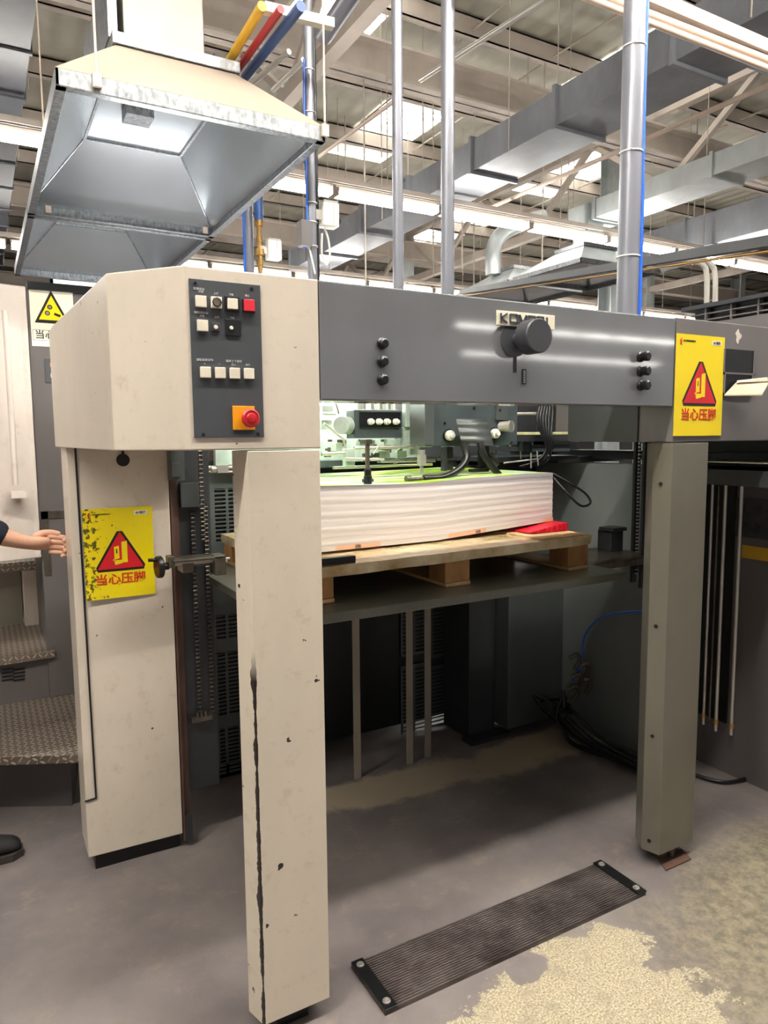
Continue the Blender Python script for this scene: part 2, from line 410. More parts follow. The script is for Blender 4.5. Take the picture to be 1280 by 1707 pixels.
# --- left post: wide front and a narrow angled side
poly = [(0, 0), (.179, 0), (.179, .11), (.02, .11), (-.018, .062)]
b = MB(); b.prism(poly, ZP, ZC-.003); lp = b.build('front_post', M['post'], F, .002, 'cream front post, paint chipped along its corner')
b = MB(); b.prism([(.05, .03), (.13, .03), (.13, .1), (.05, .1)], 0, ZP+.01); b.build('foot', M['rubber'], lp)
# --- right post
b = MB(); b.prism([(1.431, 0), (1.609, 0), (1.609, .12), (1.45, .12), (1.412, .06)], ZP, ZC-.003)
rp = b.build('front_post', M['grey_post'], F, .002, 'bare olive grey front post with bolt holes')
for py in (807, 1045, 1228, 1402):
    b = MB(); p = at(1094-(py-807)*.025, py, y=.035); b.lathe((1.4199, .034, p.z), (-.953, -.30, 0), [(.0065, 0), (.0065, .0025)], 12)
    b.build('bolt_hole', M['black'], rp)
b = MB(); b.box((1.48, .03, 0), (1.56, .09, .07)); b.cyl((1.53, .03, 0), (1.53, .03, .09), .012); b.build('foot', M['dirty_steel'], rp)
# --- crossbeam
b = MB(); b.box((.1835, 0, ZB), (1.425, .11, ZT)); beam = b.build('crossbeam', M['grey'], F, .004)
for py in (573, 603, 633):
    p = at(636, py, y=0); k = MB(); k.lathe((p.x, 0, p.z), (0, -1, 0), [(.0135, -.001), (.0145, .003), (.011, .006), (.012, .016), (.008, .02)], 16); k.build('rubber_stud', M['rubber'], beam)
for py in (595, 619, 643):
    p = at(1067, py, y=0); k = MB(); k.lathe((p.x, 0, p.z), (0, -1, 0), [(.0155, -.001), (.0165, .004), (.013, .008), (.015, .03), (.01, .034)], 16); k.build('rubber_stud', M['rubber'], beam)
# name plate
a_ = at(827, 518, y=0); c_ = at(923, 546, y=0); z1 = at(827, 517, y=0).z; z0 = at(827, 542, y=0).z
k = MB(); k.box((a_.x, -.004, z0), (c_.x, .001, z1)); npl = k.build('name_plate', M['sticker_white'], beam, .001, 'pale metal name plate')
h_ = z1-z0
k = MB()
def letter_strokes(mb, strokes, x, z, w_, h, t_, y=-.0055):
    for (ax, az, bx_, bz) in strokes:
        mb.bar((x+ax*w_, y, z+az*h), (x+bx_*w_, y, z+bz*h), .003, t_, up=(1, 0, 0) if abs(ax-bx_) < .01 else (0, 0, 1)) if False else mb.bar((x+ax*w_, y, z+az*h), (x+bx_*w_, y, z+bz*h), t_, .0022, up=(0, 1, 0))
LET = {'K': [(0, 0, 0, 1), (0, .5, .9, 1), (0, .5, .9, 0)], 'O': [(0, .1, 1, .1), (0, .95, 1, .95), (0, .0, 0, 1), (1, 0, 1, 1)],
       'M': [(0, 0, 0, 1), (0, 1, .5, .1), (.5, .1, 1, 1), (1, 1, 1, 0)], 'R': [(0, 0, 0, 1), (0, .95, .9, .95), (.9, 1, .9, .5), (0, .5, .9, .5), (.4, .5, .95, 0)],
       'I': [(.5, 0, .5, 1)]}
wtot = c_.x-a_.x; lw = wtot*.118; gap = wtot*.155; xx = a_.x+wtot*.06
for ch in 'KOMORI':
    letter_strokes(k, LET[ch], xx, z0+h_*.19, lw if ch != 'I' else lw*.3, h_*.62, .005); xx += gap
k.build('lettering', M['panel'], npl)
# disc and the big adjusting knob standing off the beam
p = at(857, 566, y=0); k = MB(); k.lathe((p.x, 0, p.z), (0, -1, 0), [(.0475, -.001), (.0475, .002)], 40); k.build('knob_plate', M['knob'], beam)
p0 = at(868, 566, y=0); q = at(897, 559, y=-.075)
k = MB(); k.lathe((p.x+.01, 0, p.z), (0, -1, 0), [(.018, 0), (.018, .045)], 24, False)
k.lathe((q.x+.006, -.022, q.z), (0, -1, 0), [(.0, 0), (.041, 0), (.046, .004), (.046, .049), (.043, .053), (.0, .053)], 40)
k.build('adjusting_knob', M['knob'], beam)
s0 = at(858, 605, y=0); k = MB(); k.box((s0.x-.0055, -.0015, s0.z-.026), (s0.x+.0055, .002, s0.z+.026)); k.build('slot', M['black'], beam)
s0 = at(873, 628, y=0); k = MB(); k.box((s0.x-.0075, -.002, s0.z-.021), (s0.x+.0075, .002, s0.z+.021)); sw = k.build('scale_window', M['black'], beam)
k = MB()
for i in range(8): k.box((s0.x-.003, -.0028, s0.z-.016+i*.0044), (s0.x+.004, -.002, s0.z-.0148+i*.0044))
k.build('scale_marks', M['white_print'], sw)
# dark inner crossbar behind the beam
MB().box((.19, .112, ZB+.012), (1.42, .16, ZT-.01)).build('inner_crossbar', M['dark'], F)

# --- control housing at the left
P = [(.1815, 0), (-.128, 0), (-.262, .155), (-.300, 1.02), (-.300, 1.16), (.06, 1.16), (.06, .62), (.1815, .16)]
b = MB(); b.prism(P[::-1], ZC, ZT); ch = b.build('control_housing', M['cream'], F, .003)
# --- control panel
def pq(u, v):   # panel zoom coordinates -> beam face
    return at(300+u/5.69, 440+v/5.69, y=0)
A, B_, Cc, D = [pq(*q) for q in ((65, 140), (748, 200), (803, 1640), (148, 1650))]
px0 = (A.x+D.x)/2; px1 = (B_.x+Cc.x)/2; pz1 = (A.z+B_.z)/2; pz0 = (Cc.z+D.z)/2
cp = MB().box((px0, -.003, pz0), (px1, .0005, pz1)).build('control_panel', M['panel'], F, .0008)
def pp(u, v):   # normalise so that slight skews cancel: position inside the panel
    p = pq(u, v); return p.x, p.z
def btn(u, v, mt, s=.0118, dp=.006, name='push_button', lab=None):
    x, z = pp(u, v); k = MB().box((x-s, -.003-dp, z-s*1.03), (x+s, -.002, z+s*1.03)); return k.build(name, mt, cp, .0012, lab)
def frame(u, v, s, mt=None):
    x, z = pp(u, v); return MB().box((x-s, -.006, z-s), (x+s, -.002, z+s)).build('button_bezel', mt or M['black'], cp, .0008)
btn(192, 360, M['button']); btn(338, 370, M['button'])
x, z = pp(338, 370); MB().lathe((x, -.009, z), (0, -1, 0), [(.0085, 0), (.0105, .001), (.0105, .003), (.0085, .004), (.0085, .001)], 8, False).build('button_ring', M['sign_black'], cp)
frame(488, 385, .0165); btn(488, 385, M['button'], .0112, .009)
frame(645, 400, .0145); btn(645, 400, M['red_button'], .0122, .009, lab='red stop push button')
btn(207, 588, M['button'])
frame(333, 603, .009, M['knob']); x, z = pp(333, 603); MB().lathe((x, -.006, z), (0, -1, 0), [(.005, 0), (.004, .003)], 14).build('indicator', M['white_plastic'], cp)
frame(498, 608, .0175); frame(480, 610, .006, M['knob']); x, z = pp(480, 610); MB().lathe((x, -.006, z), (0, -1, 0), [(.0045, 0), (.0035, .003)], 14).build('indicator', M['white_plastic'], cp)
for u, v in ((235, 1030), (375, 1035), (512, 1040), (647, 1043)): btn(u, v, M['button'], .0115)
x0, z0 = pp(600, 1462); MB().box((x0-.0255, -.006, z0-.0265), (x0+.0255, -.002, z0+.0265)).build('stop_plate', M['orange'], cp, .001)
x, z = pp(628, 1466); es = MB().lathe((x, -.006, z), (0, -1, 0), [(.013, 0), (.013, .012), (.0185, .016), (.0205, .022), (.0205, .027), (.017, .031), (.0165, .030), (.011, .0305), (.009, .033), (.0001, .034)], 32).build('emergency_stop', M['estop'], cp)
k = MB().lathe((x, -.0372, z), (0, -1, 0), [(.0102, .001), (.0102, .0016), (.0085, .0016), (.0085, .001)], 24, False)
for u, v in ((140, 180), (676, 235), (218, 1615), (735, 1610)):
    xs, zs = pp(u, v); MB().lathe((xs, -.003, zs), (0, -1, 0), [(.0036, 0), (.0036, .0015), (.0015, .002)], 12).build('screw', M['black'], cp)
FX, UZ = (1, 0, 0), (0, 0, 1)
for s_, u, v, sz in (('主堆垛台', 175, 240, .0062), ('升降', 195, 268, .0056), ('上升', 337, 283, .0054), ('下降', 480, 295, .0054), ('停止', 633, 305, .0054),
                     ('辅助堆垛台', 197, 466, .0062), ('升降', 205, 496, .0052), ('上升', 346, 508, .0052), ('下降', 490, 516, .0052),
                     ('偏転高度调节', 232, 913, .0062), ('+', 230, 948, .007), ('－', 370, 952, .006), ('偏转上下调节', 507, 926, .0062), ('向上', 505, 957, .0054), ('向下', 640, 960, .0054)):
    x, z = pp(u, v); text_mesh(s_, sz, 'panel_print', M['white_print'], (x, -.003, z), FX, UZ, cp, .0004, depth=.0002)

# --- side housing at the right (grey)
b = MB(); b.prism([(1.4285, 0), (2.30, 0), (2.30, 1.16), (2.0, 1.16), (2.0, .46), (1.4285, .46)], ZC, ZT+.004); sh = b.build('side_housing', M['grey_box'], F, .003)
MB().box((1.423, .14, ZC+.001), (1.4275, .47, ZT-.01)).build('inner_side_plate', M['dark'], F)
# pockets of the side housing
for (pa, pb) in (((1207, 581), (1254, 621)), ((1207, 624), (1250, 655))):
    p, q = at(*pa, y=0), at(pb[0], pb[1]+2, y=0)
    k = MB(); k.box((p.x, -.0015, q.z), (q.x, .001, p.z)); k.build('pocket', M['black'], sh)
    k = MB(); tt = .006
    k.box((p.x-tt, -.006, q.z-tt), (p.x, .0, p.z)); k.box((q.x, -.006, q.z-tt), (q.x+tt, .0, p.z)); k.box((p.x-tt, -.006, q.z-tt), (q.x+tt, .0, q.z))
    k.build('pocket_rim', M['grey_box'], sh)
# glue residue
p = at(1230, 561, y=0); poly = [(math.cos(a)*.017*(.8+.35*math.sin(3*a+1)), math.sin(a)*.024*(.85+.2*math.cos(4*a))) for a in [i*2*PI/24 for i in range(24)]]
MB().prism([(p.x+a, p.z+c) for a, c in poly], -.0008, .0005, lambda a, c, d: (a, d, c)).build('glue_residue', M['kraft'], sh)

# --- left cabinet under the housing
b = MB(); b.prism([(-.285, .965), (.035, .955), (.035, 1.0), (-.285, 1.14)], .06, ZC); cab = b.build('side_cabinet', M['cream'], F, .003)
# door with dark seam that wraps the corner
k = MB(); k.prism([(-.285-.0015, .9655), (-.245, .9605), (-.245, .963), (-.2853, .968)], .17, ZC-.002)
k = MB(); p1 = at(125, 742, y=.9635); p2 = at(160, 1330, y=.9635)
k.bar((p1.x, .962, ZC), (p2.x, .962, p2.z), .006, .005, up=(0, 1, 0)); k.bar((p2.x+.002, .962, p2.z), (-.287, .964, p2.z-.004), .005, .005, up=(0, 1, 0))
k.build('door_seam', M['black'], cab)
k = MB(); k.box((-.262, .985, 0), (.03, 1.06, .07)); k.build('plinth', M['rubber'], cab)
p = at(205, 767, y=.955); k = MB(); k.lathe((p.x, .958, p.z), (0, -1, 0), [(.021, 0), (.021, .006), (.017, .009)], 24); k.box((p.x-.004, .948, p.z+.015), (p.x+.004, .956, p.z+.034)); k.build('lock_cover', M['rubber'], cab)
# --- guide rail beside the cabinet
k = MB(); k.box((.038, .955, .03), (.045, .985, ZC)); k.box((.045, .975, .03), (.07, .985, ZC)); k.build('guide_rail', M['rust'], F)
k = MB(); k.box((.07, .985, .2), (.185, 1.02, ZC)); k.box((.046, .955, .02), (.072, .975, .12)); k.build('chain_channel', M['dark'], F)
def chain(x, y, z0, z1, name='lift_chain', par=F, wd=.011, mt=None):
    k = MB(); z = z0; i = 0
    while z < z1:
        o = .0035 if i % 2 else .0055
        k.cur = 1
        for s_ in (-1, 1): k.box((x+s_*o-.0008, y-.004, z), (x+s_*o+.0008, y+.004, z+.015))
        k.cur = 0; k.cyl((x-wd*.62, y-.002, z+.0012), (x+wd*.62, y-.002, z+.0012), .0042, 8); z += .0155; i += 1
    return k.build(name, [M['dirty_steel'], M['rubber']] if mt is None else [mt, M['rubber']], par)
for px in (320, 342):
    p = at(px, 850, y=.975); q = at(px, 1188, y=.975); chain(p.x, .975, q.z, p.z+(.02 if px == 342 else 0))
p = at(334, 760, y=.94); chain(p.x-.004, .93, at(334, 900, y=.93).z, ZC)
p = at(340, 1185, y=.97); k = MB()
for dx in (-.015, 0, .014): k.cyl((p.x-.01+dx, .965, p.z-.02), (p.x-.01+dx, .965, p.z), .005, 10)
k.box((.085, .96, p.z-.035), (.16, .985, p.z-.018)); k.build('chain_anchor', M['dirty_steel'], F)
p = at(325, 830, y=.965); k = MB(); k.box((.075, .955, at(320, 845, y=.96).z), (.150, .98, at(320, 805, y=.96).z)); k.build('chain_cover', M['dark_green'], F)
# bracket casting and crossbars at the top of the opening
a_ = at(281, 752, y=.93); c_ = at(305, 800, y=.93)
k = MB(); k.box((a_.x, .90, c_.z), (c_.x, .955, ZC)); k.box((a_.x, .89, at(290, 795, y=.9).z), (a_.x+.028, .9, at(290, 772, y=.9).z)); k.build('sensor_bracket', M['dark_green'], F)
k = MB()
for pz, r in ((780, .007), (787, .004)):
    p = at(306, pz, y=.99); q = at(380, pz, y=1.0); k.cyl((p.x, 1.0, p.z), (q.x+.05, 1.0, q.z), r, 12)
p = at(365, 782, y=.985); k.box((p.x-.01, .965, p.z-.013), (p.x+.03, .99, p.z+.014)); k.cyl((p.x-.03, .98, p.z), (p.x, .98, p.z), .01, 14)
k.build('cross_shaft', M['steel'], F)
# --- handwheel bracket on the chain guide
p = at(262, 942, y=.86); q = at(374, 935, y=.86); Z0 = p.z; hb = MB()
hb.box((p.x+.04, .80, Z0+.012), (q.x-.02, .86, Z0+.020)); hb.box((p.x+.075, .82, Z0-.03), (p.x+.112, .90, Z0+.012))
hb.box((q.x-.05, .80, Z0-.045), (q.x-.012, .87, Z0+.022)); hb.box((p.x+.03, .82, Z0-.008), (p.x+.05, .87, Z0+.03)); hb.box((.06, .88, Z0-.02), (.15, .955, Z0+.01))
sb = hb.build('stop_bracket', M['dirty_steel'], F, .002)
k = MB(); k.cyl((p.x+.03, .835, Z0+.0), (q.x-.03, .835, Z0+.0), .0055, 14); k.cyl((p.x+.05, .815, Z0+.008), (q.x+.005, .815, Z0+.008), .0038, 12); k.cyl((q.x-.012, .83, Z0), (q.x, .83, Z0), .006); k.build('shaft', M['steel'], sb)
k = MB(); ax = Vector((1, .08, 0)); k.lathe((p.x-.008, .835, Z0-.003), ax, [(.0001, 0), (.034, 0), (.037, .004), (.037, .016), (.032, .02), (.012, .02), (.012, .04), (.0001, .04)], 32)
k.cyl((p.x-.008, .83, Z0+.022), (p.x-.034, .83, Z0+.024), .0055, 12); k.build('handwheel', M['rubber'], sb)

# --- louvred rear panels of the feeder
def louver(x0, x1, z0, z1, y, cols=2, pitch=.0175, name='louver_panel'):
    """slotted sheet: real openings over a black back"""
    fr = MB(); m_ = .012
    cw = (x1-x0-m_*(cols+1))/cols; n_ = int((z1-z0-m_*2)/pitch)
    for c in range(cols+1):
        xa = x0+c*(cw+m_); fr.box((xa, y, z0), (xa+m_, y+.004, z1))
    for c in range(cols):
        xa = x0+m_+c*(cw+m_)
        for i in range(n_+1):
            zz = z0+m_+i*pitch; fr.box((xa, y, zz-.003), (xa+cw, y+.004, zz+.0035))
        fr.box((xa, y, z0), (xa+cw, y+.004, z0+m_-.003)); fr.box((xa, y, z0+m_+n_*pitch), (xa+cw, y+.004, z1))
    return fr
BY = 1.42
back = MB(); back.box((.12, BY+.03, .04), (1.72, BY+.05, 1.40)); bp_ = back.build('rear_panel', M['dark'], F)
back = MB(); back.box((.13, BY+.012, .05), (1.30, BY+.016, 1.38)); back.build('louver_backing', M['rubber'], bp_)
g = MB(); spans = []
for (pa, pb, cols) in (((352, 808), (398, 906), 2), ((352, 1022), (398, 1066), 2), ((352, 1086), (398, 1192), 2), ((352, 1212), (398, 1290), 2)):
    p, q = at(*pa, y=BY), at(*pb, y=BY); l_ = louver(p.x, q.x+.08, q.z, p.z, BY, 3); l_.build('louver_panel', M['dark_green'], bp_); spans.append((q.z, p.z))
p, q = at(345, 800, y=BY), at(352, 1300, y=BY)
k = MB(); xe = at(398, 900, y=BY).x+.08
zs = [.06]+[v for s_ in sorted(spans) for v in s_]+[1.38]
for i in range(0, len(zs), 2): k.box((.14, BY, zs[i]), (xe, BY+.005, zs[i+1]))
k.box((.14, BY-.001, .06), (at(352, 808, y=BY).x, BY+.005, 1.38)); k.build('panel_sheet', M['dark_green'], bp_)
for (pa, pb) in (((718, 1012), (768, 1088)), ((716, 1112), (768, 1226)), ((668, 1012), (712, 1088)), ((668, 1112), (712, 1226))):
    p, q = at(*pa, y=BY), at(*pb, y=BY); louver(p.x, q.x, q.z, p.z, BY, 2, .02).build('louver_panel', M['dark_green'], bp_)
# --- three vertical strips below the platform
for px, yb in ((596, 1298), (683, 1273), (713, 1262)):
    p = at(px, yb, z=.0); x = p.x; y = p.y
    k = MB(); k.box((x-.017, y-.002, .0), (x+.017, y+.002, .95)); st = k.build('support_strip', M['strip'], F)
    k = MB(); k.lathe((x, y-.002, .82), (0, -1, 0), [(.008, 0), (.007, .003)], 12); k.build('bolt', M['black'], st)
# dark cabinet block at the back right, its foot and the frame column
k = MB(); k.box((1.665, 1.10, .05), (2.02, 1.42, .98)); k.build('rear_cabinet', M['dark_green'], F, .004)
k = MB(); k.box((1.50, 1.20, 0), (1.66, 1.42, 1.36)); k.box((1.46, 1.12, 0), (1.70, 1.2, .02)); k.build('frame_column', M['dark'], F)
chain(1.395, 1.38, .62, .95)
# --- right inner side wall
k = MB(); k.prism([(1.985, 1.42), (2.085, .50), (2.20, .50), (2.10, 1.42)], .02, 1.36); wl = k.build('side_wall', M['side'], F)
k = MB(); k.box((1.98, 1.30, 1.20), (2.12, 1.42, 1.47)); k.box((2.14, .1, 1.38), (2.3, 1.4, 1.42)); k.build('wall_bracket', M['dark'], F)
for px, y_, zb_, zt_ in ((1063, .55, .90, ZC), (1078, .45, .93, ZC)):
    p = at(px, 850, y=y_); chain(p.x, y_, zb_, zt_, mt=M['steel'])
    k = MB(); k.box((p.x-.014, y_+.008, .86), (p.x+.014, y_+.02, ZC)); k.build('chain_channel', M['dark'], F)
p = at(1063, 932, y=.55); k = MB(); k.box((p.x-.02, .53, p.z-.03), (p.x+.02, .57, p.z+.02)); k.build('chain_anchor', M['dark'], F)

# --- outer right bay: dark wall, label, fan grille, tray
XW = 2.27
k = MB(); k.box((XW, -.55, .0), (XW+.15, .62, ZC)); ow = k.build('outer_side_panel', M['press_grey'], F)
def onx(pa, pb, x=XW): p, q = at(*pa, x=x), at(*pb, x=x); return p, q
p, q = onx((1172, 760), (1212, 1205)); k = MB(); k.box((XW-.012, q.y, q.z), (XW-.001, p.y+.02, p.z)); k.build('recess_panel', M['rubber'], ow)
p, q = onx((1238, 908), (1280, 936)); k = MB(); k.box((XW-.004, q.y-.03, q.z), (XW-.001, p.y, p.z)); k.build('gold_label', M['gold_label'], ow)
p, q = onx((1214, 828), (1280, 900)); k = MB(); k.box((XW-.006, q.y-.05, q.z), (XW-.003, p.y, p.z)); gr = k.build('fan_panel', M['dark'], ow)
k = MB()
for i in range(3):
    yy = p.y-.03-i*.062
    for j in range(2):
        zz = q.z+.03+j*(p.z-q.z)/2
        for r in (.012, .02, .028): k.lathe((XW-.012, yy-.035, zz+.01), (1, 0, 0), [(r, 0), (r+.002, 0), (r+.002, .002)], 18, False)
k.build('fan_guard', M['dirty_steel'], gr)
p, q = onx((1172, 766), (1280, 768), 2.1); k = MB(); k.box((1.95, q.y-.1, p.z-.004), (2.26, p.y, p.z)); k.build('tray', M['steel'], ow)
k = MB(); k.box((1.96, -.3, 1.30), (2.26, .45, 1.36)); k.build('tray_support', M['dark'], ow)

# ================================================================== LIFT PLATFORM, PALLET, PAPER
PT = 1.0
lift = thing('lift_platform', 'oily dark steel lifting platform carrying the wooden pallet', 'platform', (.83, .6, PT))
k = MB(); k.box((.168, .235, PT-.028), (1.50, 1.36, PT)); k.build('deck_plate', M['tray_top'], lift, .003)
k = MB(); k.box((.25, .50, PT-.09), (1.45, .56, PT-.028)); k.box((.25, 1.0, PT-.09), (1.45, 1.06, PT-.028)); k.build('under_beam', M['dark'], lift)
k = MB(); k.prism([(1.50, .42), (1.83, .42), (1.90, .50), (1.90, .72), (1.50, .72)], PT-.03, PT-.004); k.build('chain_bracket', M['dirty_steel'], lift, .003)
p = at(1028, 935, y=.6); k = MB(); k.box((p.x-.035, .60, PT-.004), (p.x+.035, .68, PT+.085)); k.box((p.x-.05, .58, PT+.085), (p.x+.035, .66, PT+.1)); k.build('guide_shoe', M['dark'], lift, .002)

pal = thing('wooden_pallet', 'pale wooden pallet with plastic-wrapped deck under the paper stack', 'pallet', (.83, .7, PT))
def pz(x): return 1.112+(x-.23)*.012
k = MB(); xs = [.30+i*(1.135/24) for i in range(25)]
vs = []
for x in xs:
    vs += [(x, .35+.004*math.sin(x*23), pz(x)-.034), (x, 1.25, pz(x)-.034), (x, 1.25, pz(x)), (x, .345+.003*math.sin(x*31), pz(x))]
fs = [(0, 1, 2, 3), tuple(24*4+i for i in (3, 2, 1, 0))]
for i in range(24):
    a = i*4
    for j in range(4): fs.append((a+j, a+4+j, a+4+(j+1) % 4, a+(j+1) % 4))
k.add(vs, fs); k.build('deck_board', M['wrap'], pal)
for bx0, bw in ((.303, .076), (.785, .1), (1.33, .1)):
    for by in (.36, .78, 1.13):
        k = MB(); k.box((bx0, by, PT+.014), (bx0+bw, by+.1, pz(bx0)-.033)); k.build('block', M['wood_dark'], pal, .002)
    k = MB(); k.box((bx0, .355, PT+.001), (bx0+bw, 1.24, PT+.013)); k.build('bottom_board', M['wood'], pal, .001)
k = MB(); k.box((1.20, .36, pz(1.2)+.0005), (1.435, 1.2, pz(1.2)+.006)); k.build('loose_slat', M['wood'], pal)

stack = thing('paper_stack', 'tall stack of printed sheets with white edges on the wooden pallet', 'paper stack', (.88, .9, 1.12))
SX0, SX1, SY0, SY1 = .425, 1.425, .55, 1.22
zb_l = 1.128
def sb_(x):
    t_ = (x-SX0)/(SX1-SX0); return zb_l+.006*t_+.032*max(0, t_-.45)/.55
def st_(x):
    t_ = (x-SX0)/(SX1-SX0); return 1.340-.006*math.sin(PI*min(1, t_*1.6))+.014*max(0, (t_-.4)/.6)**1.2-.004*max(0, t_-.9)*10
N = 40; L = 26
k = MB(); vs = []
for i in range(N+1):
    x = SX0+(SX1-SX0)*i/N
    for j in range(L+1):
        z = sb_(x)+(st_(x)-sb_(x))*j/L
        vs.append((x, SY0+.0010*math.sin(j*2.1+i*.1)+.0006*math.sin(j*5.3), z))
fs = [(i*(L+1)+j, (i+1)*(L+1)+j, (i+1)*(L+1)+j+1, i*(L+1)+j+1) for i in range(N) for j in range(L)]
k.add(vs, fs, True)
for xs_, e in ((SX0, 0), (SX1, N)):
    vv = []
    for j in range(L+1):
        z = sb_(xs_)+(st_(xs_)-sb_(xs_))*j/L; vv += [(xs_, SY0+.0010*math.sin(j*2.1+e*.1)+.0006*math.sin(j*5.3), z), (xs_+.001*math.sin(j*3), SY1, z)]
    k.add(vv, [((2*j, 2*j+2, 2*j+3, 2*j+1) if e else (2*j, 2*j+1, 2*j+3, 2*j+2)) for j in range(L)], True)
k.quad((SX0, SY1, sb_(SX0)), (SX0, SY1, st_(SX0)), (SX1, SY1, st_(SX1)), (SX1, SY1, sb_(SX1)))
vv = []
for i in range(N+1):
    x = SX0+(SX1-SX0)*i/N; vv += [(x, SY0, sb_(x)), (x, SY1, sb_(x))]
k.add(vv, [(2*i, 2*i+1, 2*i+3, 2*i+2) for i in range(N)])
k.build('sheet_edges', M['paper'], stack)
k = MB(); vv = []
for i in range(N+1):
    x = SX0+(SX1-SX0)*i/N; vv += [(x, SY0+.001, st_(x)+.0008), (x, SY1, st_(x)+.0008)]
k.add(vv, [(2*i, 2*i+2, 2*i+3, 2*i+1) for i in range(N)]); k.build('top_sheet', M['print'], stack, label='top sheet printed with green and yellow streaks')
k = MB(); vv = []
for i in range(N+1):
    x = SX0+(SX1-SX0)*i/N; vv += [(x, SY0-.005, sb_(x)-.004), (x, SY0-.004, sb_(x)+.012), (x, SY0+.1, sb_(x)-.004)]
k.add(vv, [f for i in range(N) for f in ((3*i, 3*i+3, 3*i+4, 3*i+1), (3*i+2, 3*i+5, 3*i+3, 3*i))], False)
wr = k.build('wrapper_strip', M['kraft'], stack, label='pale wrapper strip with orange patches')
p = at(797, 887, y=SY0-.006); text_mesh('(28)', .014, 'stamp', M['panel'], (p.x, SY0-.0055, sb_(p.x)+.004), FX, UZ, wr, .0006)
p = at(597, 903, y=SY0-.006); text_mesh('(28)', .014, 'stamp', M['panel'], (p.x, SY0-.0055, sb_(p.x)+.004), FX, UZ, wr, .0006)

k = MB(); wz = pz(1.4)+.0065
k.add([(1.24, .47, wz), (1.425, .47, wz), (1.425, .60, wz), (1.24, .60, wz), (1.24, .47, wz+.004), (1.425, .47, wz+.030), (1.425, .60, wz+.030), (1.24, .60, wz+.004)],
      [(0, 3, 2, 1), (4, 5, 6, 7), (0, 1, 5, 4), (1, 2, 6, 5), (2, 3, 7, 6), (3, 0, 4, 7)])
for i in range(7):
    x = 1.27+i*.024; k.box((x, .463, wz), (x+.012, .47, wz+.006+.022*(x-1.24)/.185))
tag(k.build('stack_wedge', M['red_plastic'], None, .001), 'red ribbed plastic wedge under the right corner of the paper stack', 'wedge')
p = at(545, 915, y=.36); q = at(592, 920, y=.36)
k = MB(); k.box((.34, .36, pz(.4)+.001), (.455, .385, pz(.4)+.022)); o = k.build('square_bar', M['rubber'], None, .001)
tag(o, 'short black square bar lying on the left end of the pallet', 'bar')

# ================================================================== SUCTION HEAD AND MECHANISM
hd = thing('suction_head', 'dark suction head hanging above the paper stack with ribbed cover and black hoses', 'machine head', (1.1, .8, 1.4))
HY = .78
def bxp(mb, pa, pb, y0, y1): p, q = at(*pa, y=y0), at(*pb, y=y0); return mb.box((p.x, y0, q.z), (q.x, y1, p.z))
k = MB(); bxp(k, (722, 664), (862, 742), HY, HY+.06); k.build('head_body', M['teal'], hd, .003)
k = MB(); bxp(k, (708, 664), (724, 742), HY-.05, HY+.06); k.build('side_plate', M['dark_green'], hd, .002)
for px_, py_ in ((741, 705), (830, 684), (835, 703), (732, 672), (790, 680), (852, 738)):
    p = at(px_, py_, y=HY); MB().lathe((p.x, HY-(.012 if px_ in (830, 835) else 0), p.z), (0, -1, 0), [(.005, 0), (.005, .003), (.002, .0035)], 10).build('bolt', M['black'], hd)
k = MB(); bxp(k, (828, 672), (846, 700), HY-.012, HY); k.build('mounting_lug', M['dark_green'], hd)
# ribbed curved cover
k = MB(); a_, c_ = at(760, 697, y=HY-.05), at(812, 742, y=HY-.11); vv = []; n_ = 18
for i in range(n_+1):
    t_ = i/n_; z = a_.z+(c_.z-a_.z)*t_; yy = HY-.04-.035*math.sin(t_*PI*.55)+.003*math.sin(t_*PI*7)
    sh_ = .022*t_
    for dx in (0, 52): e_ = at(760+dx+11*t_, 697+46*t_, y=yy); vv += [tuple(e_), (e_.x, e_.y+.003, e_.z)]
k.add(vv, [f for i in range(n_) for f in ((4*i, 4*i+4, 4*i+6, 4*i+2), (4*i+1, 4*i+3, 4*i+7, 4*i+5), (4*i, 4*i+1, 4*i+5, 4*i+4), (4*i+2, 4*i+6, 4*i+7, 4*i+3))], True)
k.add(vv[:4], [(0, 2, 3, 1)]); k.build('ribbed_cover', M['dark_green'], hd)
for px_, py_ in ((747, 726), (822, 723)):
    p = at(px_, py_, y=HY); k = MB()
    k.lathe((p.x, HY, p.z), (0, -1, 0), [(.026, 0), (.026, .004)], 28); k.build('knob_seat', M['rubber'], hd)
    k = MB(); k.lathe((p.x, HY-.004, p.z), (0, -1, 0), [(.019, 0), (.0205, .004), (.0205, .014), (.018, .018), (.010, .018), (.010, .030), (.0085, .033), (.0001, .033)], 24); k.build('white_knob', M['white_plastic'], hd)
p = at(840, 711, y=HY); k = MB(); k.cyl((p.x-.02, HY+.0, p.z), (p.x, HY-.05, p.z), .021, 24); k.lathe((p.x, HY-.05, p.z), (.37, -.93, 0), [(.024, -.012), (.024, .0), (.019, .001), (.0145, -.004), (.0001, -.004)], 24, False); k.build('steel_socket', M['steel'], hd)
